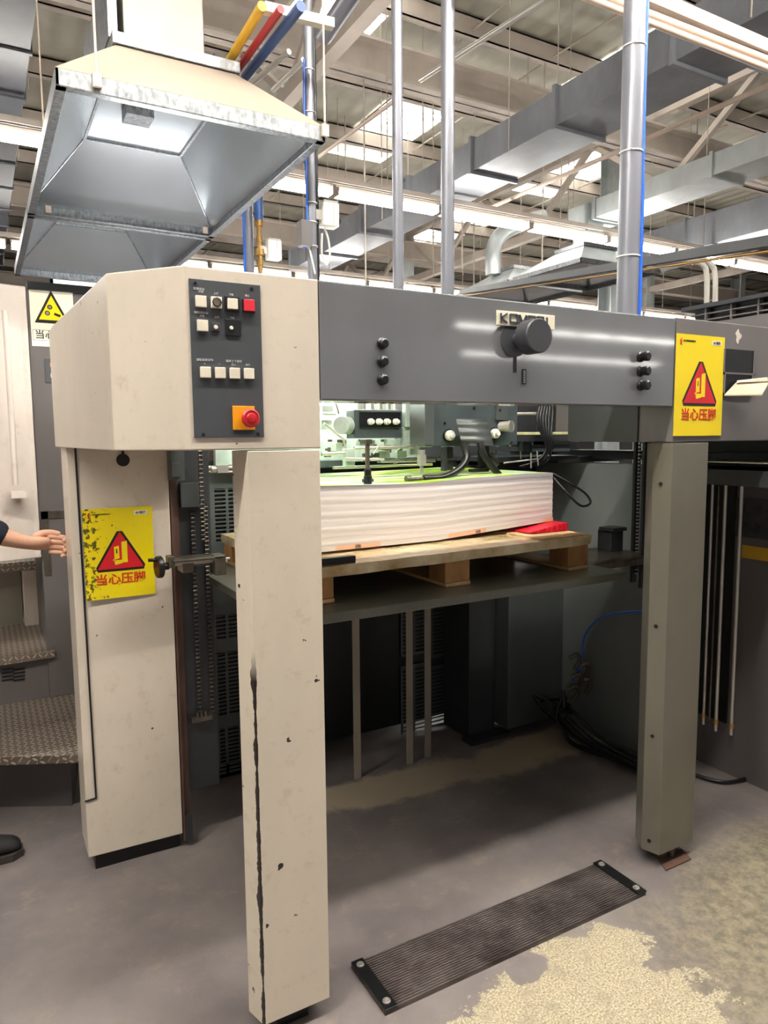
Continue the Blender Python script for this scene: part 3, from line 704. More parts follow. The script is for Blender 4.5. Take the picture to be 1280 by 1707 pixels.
# hoses
def hose(pts, r, y, mt=None, name='hose', par=hd, ys=None):
    P_ = [at(a, b_, y=(y if ys is None else ys[i])) for i, (a, b_) in enumerate(pts)]
    return MB().tube(P_, r, 12).build(name, mt or M['rubber'], par)
hose([(772, 738), (778, 762), (764, 783), (738, 796), (706, 798)], .014, .70, ys=[.70, .68, .66, .65, .65])
hose([(800, 738), (808, 762), (826, 785), (834, 794)], .0135, .70, ys=[.70, .68, .66, .65])
hose([(812, 742), (814, 758), (830, 775)], .009, .74)
p = at(696, 797, y=.65); k = MB(); k.cyl((p.x-.03, .65, p.z-.004), (p.x+.02, .65, p.z-.004), .008, 14); k.cyl((p.x-.05, .65, p.z-.002), (p.x-.03, .65, p.z-.002), .0125, 8); k.build('hose_nozzle', M['dirty_steel'], hd)
k = MB(); p = at(702, 768, y=.68); k.box((p.x-.012, .665, p.z-.018), (p.x+.013, .69, p.z+.022)); k.cyl((p.x, .677, p.z-.045), (p.x, .677, p.z-.018), .007, 12); k.cyl((p.x, .677, p.z+.022), (p.x, .677, p.z+.04), .014, 8); k.build('valve_block', M['steel'], hd, .001)
# pusher with long stem in front
p = at(613, 795, y=.60); k = MB(); k.lathe((p.x, .60, p.z-.025), (0, 0, 1), [(.013, 0), (.0145, .004), (.0145, .028), (.0125, .030), (.0125, .05), (.006, .055)], 20); k.cyl((p.x-.02, .60, p.z-.012), (p.x+.02, .60, p.z-.012), .006, 8); k.build('pusher_foot', M['rubber'], hd)
p2 = at(613, 738, y=.60); k = MB(); k.box((p.x-.006, .595, p.z+.02), (p.x+.006, .607, p2.z)); k.box((p.x-.009, .59, p2.z-.004), (p.x+.014, .64, p2.z+.012)); k.build('pusher_stem', M['dirty_steel'], hd, .001)
p = at(805, 770, y=.70); k = MB(); k.box((p.x-.012, .70, 1.375), (p.x+.006, .72, p.z+.05)); k.box((p.x-.05, .70, 1.356), (p.x+.03, .73, 1.368)); k.box((p.x+.02, .68, 1.362), (p.x+.05, .71, 1.378)); k.build('lifting_foot', M['rubber'], hd, .001)
p = at(745, 770, y=.80); k = MB(); k.box((p.x-.03, .78, 1.36), (p.x-.012, .80, p.z+.06)); k.box((p.x, .8, 1.362), (p.x+.03, .83, p.z+.06)); k.box((p.x-.035, .79, 1.40), (p.x+.045, .82, 1.41)); k.build('suction_leg', M['dark'], hd, .001)
p = at(819, 760, y=.75); k = MB(); k.box((p.x-.01, .745, p.z-.03), (p.x+.016, .765, p.z+.02)); k.lathe((p.x+.003, .745, p.z+.012), (0, -1, 0), [(.006, 0), (.005, .008)], 10); k.build('fitting', M['dirty_steel'], hd)

mech = thing('feeder_mechanism', 'pale green lit valve motor and shafts at the left above the paper stack', 'mechanism', (.7, 1.1, 1.45))
# rear casting wall behind the works
k = MB(); k.box((.32, 1.36, 1.385), (1.50, 1.39, ZT-.02)); k.build('rear_casting', M['pale_green'], mech)
MY = .92
k = MB(); pa = at(572, 709, y=MY); k.cyl((pa.x-.012, MY-.01, pa.z), (pa.x+.055, MY+.05, pa.z), .034, 32)
k.lathe((pa.x-.012, MY-.01, pa.z), (-.74, -.67, 0), [(.034, 0), (.033, .004), (.02, .005), (.0001, .005)], 32); k.build('motor_housing', M['pale_green'], mech, .001)
k = MB(); bxp(k, (590, 683), (670, 730), MY, MY+.07); k.build('valve_body', M['teal'], mech, .002)
k = MB(); bxp(k, (600, 686), (668, 712), MY-.006, MY); k.build('valve_face', M['rubber'], mech, .001)
for px_ in (616, 630, 643, 658):
    p = at(px_, 703, y=MY-.006); MB().lathe((p.x, MY-.006, p.z), (.25, -1, 0), [(.012, 0), (.0125, .012), (.008, .014), (.008, .022), (.0001, .023)], 18).build('white_knob', M['white_plastic'], mech)
k = MB()
for i, px_ in enumerate((606, 620, 634, 648, 660)):
    p = at(px_, 676, y=MY+.03); k.cyl((p.x, MY+.03, p.z-.015), (p.x, MY+.03, p.z+.03), .009, 14)
k.build('valve_stem', M['steel'], mech)
k = MB(); bxp(k, (676, 668), (692, 712), MY, MY+.03); bxp(k, (672, 712), (722, 745), MY+.01, MY+.06); k.build('casting', M['pale_green'], mech, .003)
k = MB(); bxp(k, (692, 668), (722, 711), MY-.04, MY+.02); k.build('black_box', M['rubber'], mech, .002)
# shafts, levers and small hardware
k = MB()
def rod(pa, pb, r, y0, y1=None): k.cyl(at(*pa, y=y0), at(*pb, y=y1 or y0), r, 12)
rod((590, 747), (690, 745), .007, .86); rod((536, 757), (586, 755), .0075, .86); rod((636, 769), (725, 768), .006, .9); rod((575, 764), (640, 766), .004, .84)
rod((540, 706), (575, 735), .0045, .9); rod((573, 735), (577, 750), .0045, .9); rod((560, 672), (565, 690), .004, .93); rod((622, 757), (633, 742), .0028, .85)
rod((538, 690), (560, 690), .006, 1.0); rod((555, 780), (720, 774), .006, 1.05)
k.build('shaft', M['steel'], mech)
k = MB()
for pa, pb, y0, y1 in (((576, 748), (592, 778), .85, .88), ((684, 740), (697, 758), .87, .9), ((538, 676), (556, 686), 1.0, 1.05), ((536, 700), (554, 716), 1.02, 1.06), ((650, 732), (668, 742), .9, .95), ((560, 738), (572, 752), .95, 1.0),
                       ((600, 734), (625, 742), .98, 1.02), ((630, 752), (650, 764), 1.0, 1.04), ((662, 752), (678, 764), .98, 1.0), ((596, 668), (606, 682), .95, .97)):
    bxp(k, pa, pb, y0, y1)
k.build('clamp_block', M['pale_green'], mech, .0015)
for i in range(34):
    k = MB(); px_ = random.uniform(538, 720); py_ = random.uniform(732, 772); y_ = random.uniform(.98, 1.25); p = at(px_, py_, y=y_); s_ = random.uniform(.004, .014)
    if i % 3: k.box((p.x-s_, y_-s_, p.z-s_*.8), (p.x+s_*1.5, y_+s_, p.z+s_*.8))
    else: k.cyl((p.x, y_, p.z-s_), (p.x+s_*2, y_-.01, p.z+s_*.5), s_*.6, 10)
    k.build('small_fitting', M['dirty_steel'], mech)
k = MB(); bxp(k, (536, 768), (590, 778), 1.1, 1.16); k.build('feed_table', M['teal'], mech)
k = MB(); bxp(k, (636, 764), (700, 770), 1.1, 1.14); k.build('feed_table', M['teal'], mech)
# right side of the works
k = MB(); p = at(850, 727, y=1.05); q = at(928, 724, y=1.05); k.box((p.x, 1.05, p.z-.018), (q.x+.08, 1.10, p.z+.018)); k.build('green_crossbar', worn('mossy_paint', (196, 194, 140), .6, .2, 20), mech, .004, 'mossy green horizontal bar')
k = MB(); rod((838, 690), (905, 690), .009, 1.15); k.build('adjusting_rod', M['steel'], mech)
k = MB(); rod((842, 738), (880, 731), .0035, .95); rod((868, 738), (868, 765), .004, .95); rod((850, 742), (880, 746), .007, .98); rod((898, 765), (840, 772), .004, .9); rod((885, 755), (885, 780), .003, .85); rod((895, 752), (897, 776), .003, .85); k.build('adjusting_rod', M['steel'], mech)
k = MB(); bxp(k, (872, 728), (886, 752), .93, .97); bxp(k, (832, 730), (848, 745), .95, .98); bxp(k, (888, 742), (950, 752), .92, .96); bxp(k, (850, 752), (900, 760), 1.1, 1.2); k.build('bracket', M['teal'], mech, .001)
k = MB()
for i, dx in enumerate((0, 4, 8, 12, 17, -4)):
    P_ = [at(905+dx, 672, y=.9), at(900+dx*1.2, 700, y=.88), at(908+dx*.6, 730, y=.86), at(912+dx*.5, 750, y=.86), at(900+dx, 768, y=.87), at(870+dx, 778, y=.9)][:(6 if i % 2 else 4)]
    k.tube(P_, .006, 8)
k.build('cable_bundle', M['rubber'], mech)
k = MB(); k.box((1.47, .95, 1.38), (1.95, 1.36, 1.40)); k.box((1.52, .9, 1.47), (1.95, 1.0, 1.50)); k.build('side_shelf', M['dark'], mech)
k = MB(); bxp(k, (930, 762), (1040, 768), 1.05, 1.3); k.build('cover_lip', M['dark_green'], mech)
k = MB(); k.box((1.46, 1.30, 1.30), (2.0, 1.34, ZT-.02)); k.box((1.30, 1.30, 1.40), (1.46, 1.34, ZT-.02)); k.box((2.0, 1.30, 1.30), (2.3, 1.34, ZC)); k.build('dark_backplate', M['dark'], mech)
# lamp
lm = thing('machine_lamp', 'fluorescent inspection lamp tube inside the feeder above the paper stack', 'lamp', (.75, 1.12, 1.66))
k = MB(); k.cyl((.42, 1.16, 1.66), (.98, 1.16, 1.66), .013, 14); k.build('tube', M['lamp'], lm)
k = MB(); k.box((.38, 1.13, 1.685), (1.02, 1.19, 1.71)); k.box((.39, 1.14, 1.64), (.42, 1.18, 1.69)); k.box((.98, 1.14, 1.64), (1.01, 1.18, 1.69)); k.build('housing', M['white_plastic'], lm)

# cables
def cable(pts, r, mt, label, cat='cable', name='cable', group=None):
    o = MB().tube(pts, r, 10).build(name, mt); return tag(o, label, cat, group)
cable([at(922, 790, y=.9), at(950, 806, y=.85), at(975, 822, y=.82), at(984, 838, y=.8), at(968, 843, y=.8), at(945, 822, y=.84), at(923, 797, y=.9)], .0055, M['rubber'], 'black cable loop sticking out beside the top right of the paper stack')
cable([at(1082, 1019, y=.3), at(1040, 1021, y=.45), at(1000, 1030, y=.7), at(975, 1060, y=.88), at(968, 1100, y=.9), at(958, 1135, y=.92)], .005, M['blue'], 'thin blue air hose curving down behind the right post', 'hose', 'air_hose')
for i in range(9):
    a = random.uniform(-.03, .03); y_ = .95+random.uniform(-.15, .12)
    cable([at(938+i*2, 1150+i*5, y=.95), Vector((1.86+a, y_+.05, .10+.012*i)), Vector((1.90+a, y_-.12, .03+.008*i)), Vector((1.93+a, y_-.28-.02*i, .015+.007*i)), Vector((1.98, y_-.5, .012+.003*i))], .008, M['rubber'],
          'tangled black cables on the floor behind the right post', 'cable', 'cable', 'black cable bundle on the floor')
pts = [at(935, 1205, z=.012), at(950, 1235, z=.012), at(985, 1252, z=.012), at(1040, 1266, z=.012), at(1080, 1268, z=.012)]
cable(pts, .011, M['rubber'], 'thick black cable looping on the floor nearest the lifting frame')
cable([at(1150, 1240, z=.012), at(1180, 1246, z=.012), at(1215, 1256, z=.012)], .008, M['rubber'], 'short black cable on the floor to the right of the right post')
cable([at(1160, 1292, z=.012), at(1210, 1304, z=.012), at(1262, 1290, z=.012), at(1275, 1270, z=.012)], .008, M['rubber'], 'curved black cable on the floor at the far right edge')
for i, (px_, py_) in enumerate(((948, 1098), (964, 1112), (952, 1130), (966, 1138), (946, 1150))):
    p = at(px_, py_, y=.92); o = MB().tube([p, p+Vector((.03, -.02, .02)), p+Vector((.05, -.02, -.01)), p+Vector((.04, 0, -.06))], .011, 10).build('pneumatic_fitting', M['dirty_steel'])
    tag(o, 'grey elbow fittings clustered where the blue hose ends', 'pipe fitting', 'elbow fittings under the feeder')

# ================================================================== SIGNS
def sign(name, label, x0, x1, z0, z1, y, yel, skew=0):
    r = thing(name, label, 'sign', ((x0+x1)/2, y, z0))
    W_, H_ = x1-x0, z1-z0
    def S(u, v): return (x0+u*W_, z1-v*H_)     # u right, v down
    def pl(poly, d0, d1, nm, mt, par):
        return MB().prism([S(*q) for q in poly][::-1], y-d1, y-d0, lambda a, b_, c: (a, c, b_)).build(nm, mt, par)
    pl([(0, 0), (1, 0), (1, 1), (0, 1)], 0, .0012, 'sheet', yel, r)
    def rtri(cx, cy, w_, h_, rad, dd0, dd1, nm, mt):
        V = [Vector((cx, cy-h_/2)), Vector((cx+w_/2, cy+h_/2)), Vector((cx-w_/2, cy+h_/2))]; out = []
        for i in range(3):
            a, b_, c = V[i-1], V[i], V[(i+1) % 3]
            for s_ in range(5):
                t_ = s_/4; p_ = b_+(a-b_).normalized()*rad*(1-t_)*.9+(c-b_).normalized()*rad*t_*.9; out.append((p_.x, p_.y))
        return pl(out, dd0, dd1, nm, mt, r)
    rtri(.51, .455, .79, .49, .07, .0012, .0018, 'warning_triangle', M['sign_black'])
    rtri(.51, .468, .67, .41, .01, .0018, .0022, 'triangle_field', M['sign_red'])
    pic = [[(.53, .38), (.61, .37), (.61, .61), (.53, .61)], [(.42, .43), (.49, .42), (.495, .56), (.42, .57)], [(.41, .578), (.535, .578), (.535, .615), (.43, .632)], [(.39, .572), (.43, .566), (.43, .60)]]
    pb_ = MB()
    for q in pic: pb_.prism([S(*e) for e in q][::-1], y-.0026, y-.0022, lambda a, b_, c: (a, c, b_))
    pb_.build('pictogram', yel, r)
    pl([(.448, .455), (.462, .45), (.466, .50), (.45, .505)], .0026, .0029, 'pictogram_hole', M['sign_black'], r)
    cx, cz = S(.5, .795); text_mesh('当心压脚', H_*.128, 'lettering', M['print_red'], (cx, y, cz), FX, UZ, r, .0016, bold=.0008, sx=W_/.215*1.02*(.215/(H_*.71)))
    cx, cz = S(.26, .065); text_mesh('北京印刷包装有限公司', H_*.018, 'company_print', M['sign_black'], (cx, y, cz), FX, UZ, r, .0016)
    pl([(.73, .04), (.93, .04), (.93, .09), (.73, .09)], .0012, .0016, 'tag', M['sticker_white'], r)
    cx, cz = S(.83, .066); text_mesh('6S 标识', H_*.034, 'tag_print', M['sign_black'], (cx, y, cz), FX, UZ, r, .0019)
    lg = MB(); pts_ = [S(u, v) for u, v in ((.105, .045), (.085, .055), (.08, .075), (.095, .078), (.085, .095), (.105, .10))]
    lg.tube([(a, y-.0016, b_) for a, b_ in pts_], .0022, 6, 4); lg.build('company_logo', M['sign_red'], r)
    return r
sign('warning_sign', 'yellow crush hazard sign with grimy left edge taped on the left cabinet', -.249, -.026, .962, 1.268, .9525, M['yellow_dirty'])
sign('warning_sign', 'clean yellow crush hazard sign on the grey side housing at the right', 1.426, 1.667, 1.492, 1.818, -.0025, M['yellow'])
# torn tape above the left sign
# folded papers in the pocket
a_ = at(1207, 660, y=-.01); k = MB()
k.add([a_, a_+Vector((.115, -.06, .0)), a_+Vector((.165, -.05, .042)), a_+Vector((.055, -.004, .043)), a_+Vector((0, 0, .004)), a_+Vector((.115, -.06, .004)), a_+Vector((.165, -.05, .047)), a_+Vector((.055, -.004, .047))],
      [(0, 1, 2, 3), (7, 6, 5, 4), (0, 4, 5, 1), (1, 5, 6, 2), (2, 6, 7, 3), (3, 7, 4, 0)])
k.add([a_+Vector((.05, -.01, .045)), a_+Vector((.16, -.05, .05)), a_+Vector((.162, -.045, .064)), a_+Vector((.06, -.004, .053))], [(0, 1, 2, 3)])
tag(k.build('folded_papers', M['paper_note']), 'folded cream papers sticking out of the lower pocket of the right housing', 'paper')

# ================================================================== RODS AT RIGHT
rods = [((1187, 783), (1174, 1208), .006, 'leftmost'), ((1212, 783), (1192, 1218), .007, 'second from left, tallest reaching'), ((1238, 785), (1218, 1225), .007, 'rightmost'), ((1197, 810), (1184, 1200), .004, 'thin dark')]
labs = ['leftmost bright steel rod hanging beside the right post', 'middle bright steel rod hanging beside the right post', 'rightmost bright steel rod hanging beside the right post', 'thin dull rod hanging between the left and middle steel rods']
for (pa, pb, r_, _), lb in zip(rods, labs):
    x_ = 2.12; p, q = at(*pa, x=x_), at(*pb, x=x_); q = Vector((p.x, (p.y+q.y)/2, q.z)); p.y = q.y
    rt = thing('hanging_rod', lb, 'rod', (q.x, q.y, q.z), 'steel rods beside the right post')
    MB().cyl(q, p, r_, 12).build('shaft', M['steel'] if r_ > .005 else M['dirty_steel'], rt)
    if r_ > .005:
        k = MB(); k.lathe(p+Vector((0, 0, -.012)), (0, 0, 1), [(.016, 0), (.016, .003), (.006, .004)], 14); k.build('collar', M['steel'], rt)
        k = MB(); k.cyl(q+Vector((0, 0, .03)), q+Vector((0, 0, .05)), r_*1.5, 12); k.build('ferrule', M['brass'], rt)

# ================================================================== FLOOR PLATE, PIT
plt = thing('floor_plate', 'ribbed brown floor plate bolted between the two posts', 'plate', (.79, .02, 0))
k = MB(); k.add([(.302, -.074, 0), (1.28, -.074, 0), (1.28, .1215, 0), (.302, .1215, 0), (.302, -.074, .011), (1.28, -.074, .011), (1.28, .1215, .011), (.302, .1215, .011)], [(0, 3, 2, 1), (4, 5, 6, 7), (0, 1, 5, 4), (1, 2, 6, 5), (2, 3, 7, 6), (3, 0, 4, 7)]); k.build('ribbed_sheet', M['ribbed'], plt)
for x in (.302, 1.245):
    k = MB(); k.box((x, -.076, .0112), (x+.037, .123, .0175)); cl = k.build('clamp_bar', M['rubber'], plt, .001)
    for yy in (-.05, .1):
        k = MB(); k.lathe((x+.018, yy, .0175), (0, 0, 1), [(.011, 0), (.011, .002), (.0065, .003), (.0065, .006), (.0001, .0065)], 16); k.build('bolt', M['steel'], cl)
k = MB(); a_, b2, c2, d2 = at(1110, 1452, z=.002), at(1152, 1433, z=.002), at(1136, 1416, z=.002), at(1096, 1432, z=.002)
k.add([a_, b2, c2, d2, a_+Vector((0, 0, .004)), b2+Vector((0, 0, .004)), c2+Vector((0, 0, .004)), d2+Vector((0, 0, .004))], [(0, 3, 2, 1), (4, 5, 6, 7), (0, 1, 5, 4), (1, 2, 6, 5), (2, 3, 7, 6), (3, 0, 4, 7)])
tag(k.build('pit_plate', M['rust']), 'small dark brown plate standing in for the floor pit under the right post', 'plate')  # flat dark plate drawn in place of a dark pit

# ================================================================== LEFT REAR PRESS UNIT AND STEPS
pu = thing('press_unit', 'tall white and grey press unit behind the left cabinet with gear warning sticker', 'printing machine', (-.2, 2.2, .27))
YB = 2.1
k = MB(); k.box((-.306, YB, .27), (.10, YB+1.2, 2.17)); k.build('grey_panel', M['press_grey'], pu, .004)
k = MB(); k.box((-.30, YB-.02, 2.17), (.10, YB+1.2, 2.205)); k.build('top_cap', M['rubber'], pu, .003)
k = MB(); p = at(40, 460, y=YB-.01); q = at(75, 1000, y=YB-.01)
xa, xb = at(40, 470, y=YB-.02).x, at(66, 900, y=YB-.02).x
k = MB(); k.prism([(-.60, YB-.10), (-.335, YB-.02), (-.308, YB-.02), (-.308, YB+.45), (-.60, YB+.45)], .95, 2.18); k.build('white_panel', M['machine_white'], pu, .006)
k = MB(); k.tube([(-.40, YB-.12, 2.05), (-.40, YB-.13, 1.8), (-.40, YB-.13, 1.3)], .012, 10); k.box((-.42, YB-.13, 1.24), (-.36, YB-.06, 1.27)); k.build('grab_rail', M['machine_white'], pu)
stx = at(50, 470, y=YB).x; p = at(47, 472, y=YB); q = at(122, 580, y=YB)
k = MB(); k.box((p.x, YB-.003, q.z), (q.x+.01, YB, p.z)); stk = k.build('gear_sticker', M['sticker_white'], pu, .001, 'cream sticker with yellow gear warning triangle')
def tri(cx, cz, w_, h_, y0, y1): return MB().prism([(cx-w_/2, cz-h_/2), (cx+w_/2, cz-h_/2), (cx, cz+h_/2)], y1, y0, lambda a, b_, c: (a, c, b_))
c0 = at(86, 512, y=YB); wt = at(115, 540, y=YB).x-at(56, 536, y=YB).x; ht = at(86, 482, y=YB).z-at(86, 537, y=YB).z
tri(c0.x, c0.z, wt, ht, YB-.003, YB-.0036).build('warning_triangle', M['sign_black'], stk)
tri(c0.x, c0.z-ht*.03, wt*.76, ht*.74, YB-.0036, YB-.0042).build('triangle_field', M['yellow'], stk)
k = MB()
for (u, v, r_) in ((83, 512, .012), (79, 522, .012)):
    p = at(u, v, y=YB-.0045); n_ = 28; poly = [((r_ if i % 2 else r_*.8)*math.cos(i*2*PI/n_)+p.x, (r_ if i % 2 else r_*.8)*math.sin(i*2*PI/n_)+p.z) for i in range(n_)]
    k.prism(poly, YB-.0048, YB-.0042, lambda a, b_, c: (a, c, b_))
p = at(95, 526, y=YB); k.bar((p.x-.012, YB-.0045, p.z+.006), (p.x+.014, YB-.0045, p.z-.003), .011, .0006, up=(0, 1, 0)); k.build('gear_pictogram', M['sign_black'], stk)
k = MB()
for (u, v) in ((83, 512), (79, 522)):
    p = at(u, v, y=YB-.0045); k.lathe((p.x, YB-.0048, p.z), (0, -1, 0), [(.0055, 0), (.0055, .0004), (.0035, .0004)], 14, False)
k.build('gear_centre', M['sticker_white'], stk)
p = at(54, 549, y=YB); q = at(112, 570, y=YB); k = MB(); t_ = .0015
k.box((p.x, YB-.0036, q.z), (q.x, YB-.003, q.z+t_)); k.box((p.x, YB-.0036, p.z-t_), (q.x, YB-.003, p.z)); k.box((p.x, YB-.0036, q.z), (p.x+t_, YB-.003, p.z)); k.build('text_frame', M['panel'], stk)
text_mesh('当心机械', .042, 'lettering', M['sign_black'], (p.x+.008, YB-.003, (p.z+q.z)/2), FX, UZ, stk, .0006, 'LEFT', bold=.0006)
p = at(74, 598, y=YB); k = MB(); k.box((p.x, YB-.004, at(74, 638, y=YB).z), (p.x+.09, YB, p.z)); sp_ = k.build('switch_plate', M['panel'], pu, .001)
for u, v, mt in ((86, 608, M['orange']), (87, 626, M['button'])):
    p = at(u, v, y=YB); MB().box((p.x-.007, YB-.008, p.z-.009), (p.x+.03, YB-.003, p.z+.009)).build('switch', mt, sp_, .001)
p = at(68, 853, y=YB); k = MB(); z1_ = p.z; k.box((p.x, YB-.004, at(68, 960, y=YB).z), (p.x+.03, YB, z1_)); k.box((p.x, YB-.004, z1_-.035), (.0, YB, z1_)); k.build('hatch_frame', M['dirty_steel'], pu)

def step(name, lab, poly, z, th=.028, skirt=None):
    r = thing(name, lab, 'step', (poly[0][0], poly[0][1], 0), 'checker plate steps beside the press')
    b_ = MB().prism(poly, z-th, z); b_.build('tread', M['checker'], r, .003)
    if skirt: MB().prism(skirt, .0, z-th).build('riser', M['press_grey'], r)
    return r
a_ = at(0, 1262, z=.27); b2 = at(131, 1258, z=.27)
dx_ = (b2-a_); a0 = a_-dx_*3
sk = [(a0.x, a0.y+.18), (b2.x-.02, b2.y+.14), (-.18, 2.1), (-1.4, 2.1)]
step('checker_step', 'lowest and deepest checker plate step behind the left cabinet', [(a0.x, a0.y), (b2.x, b2.y), (-.17, 2.12), (-1.4, 2.12)], .27, .035, sk)
c2 = at(90, 1078, z=.5); st2 = step('checker_step', 'middle checker plate step above a grey vented riser', [(-1.4, 2.03), (c2.x, 2.08), (c2.x+.01, 2.74), (-1.4, 2.74)], .5, .032, None)
k = MB(); k.box((-1.4, 2.11, .27), (-.19, 2.13, .47)); ri = k.build('riser', M['press_grey'], st2)
k = MB()
for c in range(2):
    for i in range(4):
        p = at(3+c*19, 1117+i*6, y=2.105); k.box((p.x, 2.106, p.z-.004), (p.x+.05, 2.109, p.z+.004))
k.build('vent_slots', M['rubber'], ri)
a_ = at(0, 932, z=.86); st3 = step('checker_step', 'highest narrow checker plate tread below the arm', [(-1.4, 2.60), (-.27, 2.62), (-.27, 3.1), (-1.4, 3.1)], .855, .05, None)
k = MB(); p, q = at(36, 948, y=2.64), at(74, 1035, y=2.64); k.box((p.x, 2.64, .5), (q.x, 3.0, .805)); k.build('white_riser', M['machine_white'], st3, .004)
k = MB(); k.box((-1.4, 2.72, .5), (p.x-.005, 2.9, .805)); k.build('grey_riser', M['grey_post'], st3)
k = MB(); q = at(88, 940, y=2.5); k.box((-.27, 2.25, .27), (-.232, 2.7, .88)); k.build('side_post', M['machine_white'], st3)

# ================================================================== PERSON
def skin_body(name, verts, edges, radii, mt, parent=None, sub=2):
    me = bpy.data.meshes.new(name); me.from_pydata([Vector(v) for v in verts], edges, []); me.update()
    o = bpy.data.objects.new(name, me); C.objects.link(o)
    sk_ = o.modifiers.new('skin', 'SKIN'); sk_.use_smooth_shade = True
    if not me.skin_vertices: me.skin_vertices.new()
    for i, r in enumerate(radii):
        sv = me.skin_vertices[0].data[i]; sv.radius = (r, r) if isinstance(r, (int, float)) else r
        sv.use_root = (i == 0)
    ss = o.modifiers.new('sub', 'SUBSURF'); ss.levels = sub; ss.render_levels = sub
    me.materials.append(mt)
    if parent is not None: o.parent = parent; o.matrix_parent_inverse = Matrix.Translation(-parent.location)
    return o
PX, PY = -.92, 1.18
per = thing('person', 'person in dark navy work clothes reaching a bare hand behind the left cabinet', 'person', (PX, PY, 0))
elb = at(-95, 868, y=1.22); wr_ = at(44, 905, y=1.22); cuff = at(22, 895, y=1.22)
# bare body: head, neck, torso, arms in one surface
hip = Vector((PX, PY, .95)); chest = Vector((PX+.04, PY, 1.28)); neck = Vector((PX+.06, PY, 1.46)); hd_ = Vector((PX+.09, PY, 1.60))
shR = Vector((PX+.05, PY-.19, 1.40)); shL = Vector((PX+.05, PY+.19, 1.40))
hand_c = at(78, 905, y=1.215)
V = [hip, (chest+hip)/2, chest, neck, hd_-Vector((0, 0, .04)), hd_+Vector((0, 0, .05)),
     shR, (shR+elb)/2, elb, (elb*.55+wr_*.45), wr_, shL, Vector((PX+.02, PY+.27, 1.15)), Vector((PX+.15, PY+.22, .95)),
     Vector((PX, PY-.1, .88)), Vector((PX+.05, PY-.1, .5)), Vector((PX+.28, PY-.06, .09)), Vector((PX, PY+.1, .88)), Vector((PX-.02, PY+.12, .5)), Vector((PX-.06, PY+.12, .09))]
# hand: palm and five separate fingers closing on the cabinet handle
dirv = (hand_c-wr_).normalized(); upv = Vector((0, 0, 1)); sidev = dirv.cross(upv).normalized()
palm = wr_+dirv*.045-upv*.002; kn = wr_+dirv*.088-upv*.004
E_ = [(0, 1), (1, 2), (2, 3), (3, 4), (4, 5), (2, 6), (6, 7), (7, 8), (8, 9), (9, 10), (2, 11), (11, 12), (12, 13), (0, 14), (14, 15), (15, 16), (0, 17), (17, 18), (18, 19)]
R_ = [(.15, .12), (.145, .115), (.16, .12), .055, .078, .07, .062, .05, .044, .043, (.031, .024), .062, .048, .04, .085, .06, .042, .085, .06, .042]
V.append(palm); R_.append((.040, .022)); E_.append((10, 20)); V.append(kn-dirv*.006); R_.append((.043, .019)); E_.append((20, 21))
body = skin_body('body', V, E_, R_, M['skin'], per)
for i, (dz, ln, rr) in enumerate(((.027, .052, .0102), (.009, .058, .0106), (-.010, .052, .0102), (-.028, .040, .0092))):
    b0 = kn+upv*dz-dirv*.022; b1 = kn+upv*dz+dirv*.010+sidev*.003; b2_ = b1+dirv*ln*.52+sidev*.006-upv*.004; b3 = b2_+dirv*ln*.10-sidev*(-.024)-upv*.005; b4 = b3-dirv*.014+sidev*.012
    f = skin_body('finger', [b0, b1, b2_, b3, b4], [(0, 1), (1, 2), (2, 3), (3, 4)], [rr, rr*1.1, rr, rr*.94, rr*.82], M['skin'], body); f.matrix_parent_inverse = Matrix.Identity(4)
f = skin_body('thumb', [wr_+dirv*.022+upv*.014, wr_+dirv*.050+upv*.034-sidev*.004, wr_+dirv*.082+upv*.038-sidev*.002, wr_+dirv*.112+upv*.032+sidev*.008], [(0, 1), (1, 2), (2, 3)], [.017, .0145, .0118, .0098], M['skin'], body); f.matrix_parent_inverse = Matrix.Identity(4)
# clothes
off = 1.16
def cloth(name, ids, edges, scale, mt, extra=None):
    vs = [V[i] for i in ids]; rs = []
    for i in ids:
        r = R_[i]; rs.append(tuple(a*scale for a in r) if isinstance(r, tuple) else r*scale)
    if extra:
        for j, (v, r) in extra.items(): vs[j] = v; rs[j] = r
    return skin_body(name, vs, edges, rs, mt, per)
cloth('jacket', [0, 1, 2, 3, 6, 7, 8, 9, 11, 12, 13], [(0, 1), (1, 2), (2, 3), (2, 4), (4, 5), (5, 6), (6, 7), (2, 8), (8, 9), (9, 10)], 1.17, M['navy'],
      {3: (neck-Vector((0, 0, .05)), .07), 7: (cuff-(cuff-elb).normalized()*.01, .049)})
cloth('trousers', [0, 14, 15, 16, 17, 18, 19], [(0, 1), (1, 2), (2, 3), (0, 4), (4, 5), (5, 6)], 1.2, M['navy'], {3: (V[16]+Vector((0, 0, .03)), .06), 6: (V[19]+Vector((0, 0, .03)), .06)})
k = MB(); k.lathe(hd_+Vector((-.012, 0, -.02)), (0, 0, 1), [(.085, 0), (.094, .04), (.092, .08), (.075, .115), (.04, .135), (.0001, .14)], 20); k.build('hair', M['hair'], per)
k = MB()
fx = hd_.x+.075
for s_ in (-1, 1): k.lathe((fx-.004, PY+s_*.03, hd_.z+.01), (1, 0, 0), [(.011, 0), (.008, .006), (.0001, .008)], 10)
k.build('eyes', M['sign_black'], per)
k = MB(); k.add([(fx-.005, PY-.012, hd_.z-.03), (fx-.005, PY+.012, hd_.z-.03), (fx+.018, PY, hd_.z-.028), (fx-.008, PY, hd_.z+.015)], [(0, 2, 1), (0, 3, 2), (1, 2, 3)])
k.build('nose', M['skin'], per); k = MB(); k.box((fx-.012, PY-.02, hd_.z-.06), (fx-.0, PY+.02, hd_.z-.053)); k.build('mouth', M['print_red'], per)
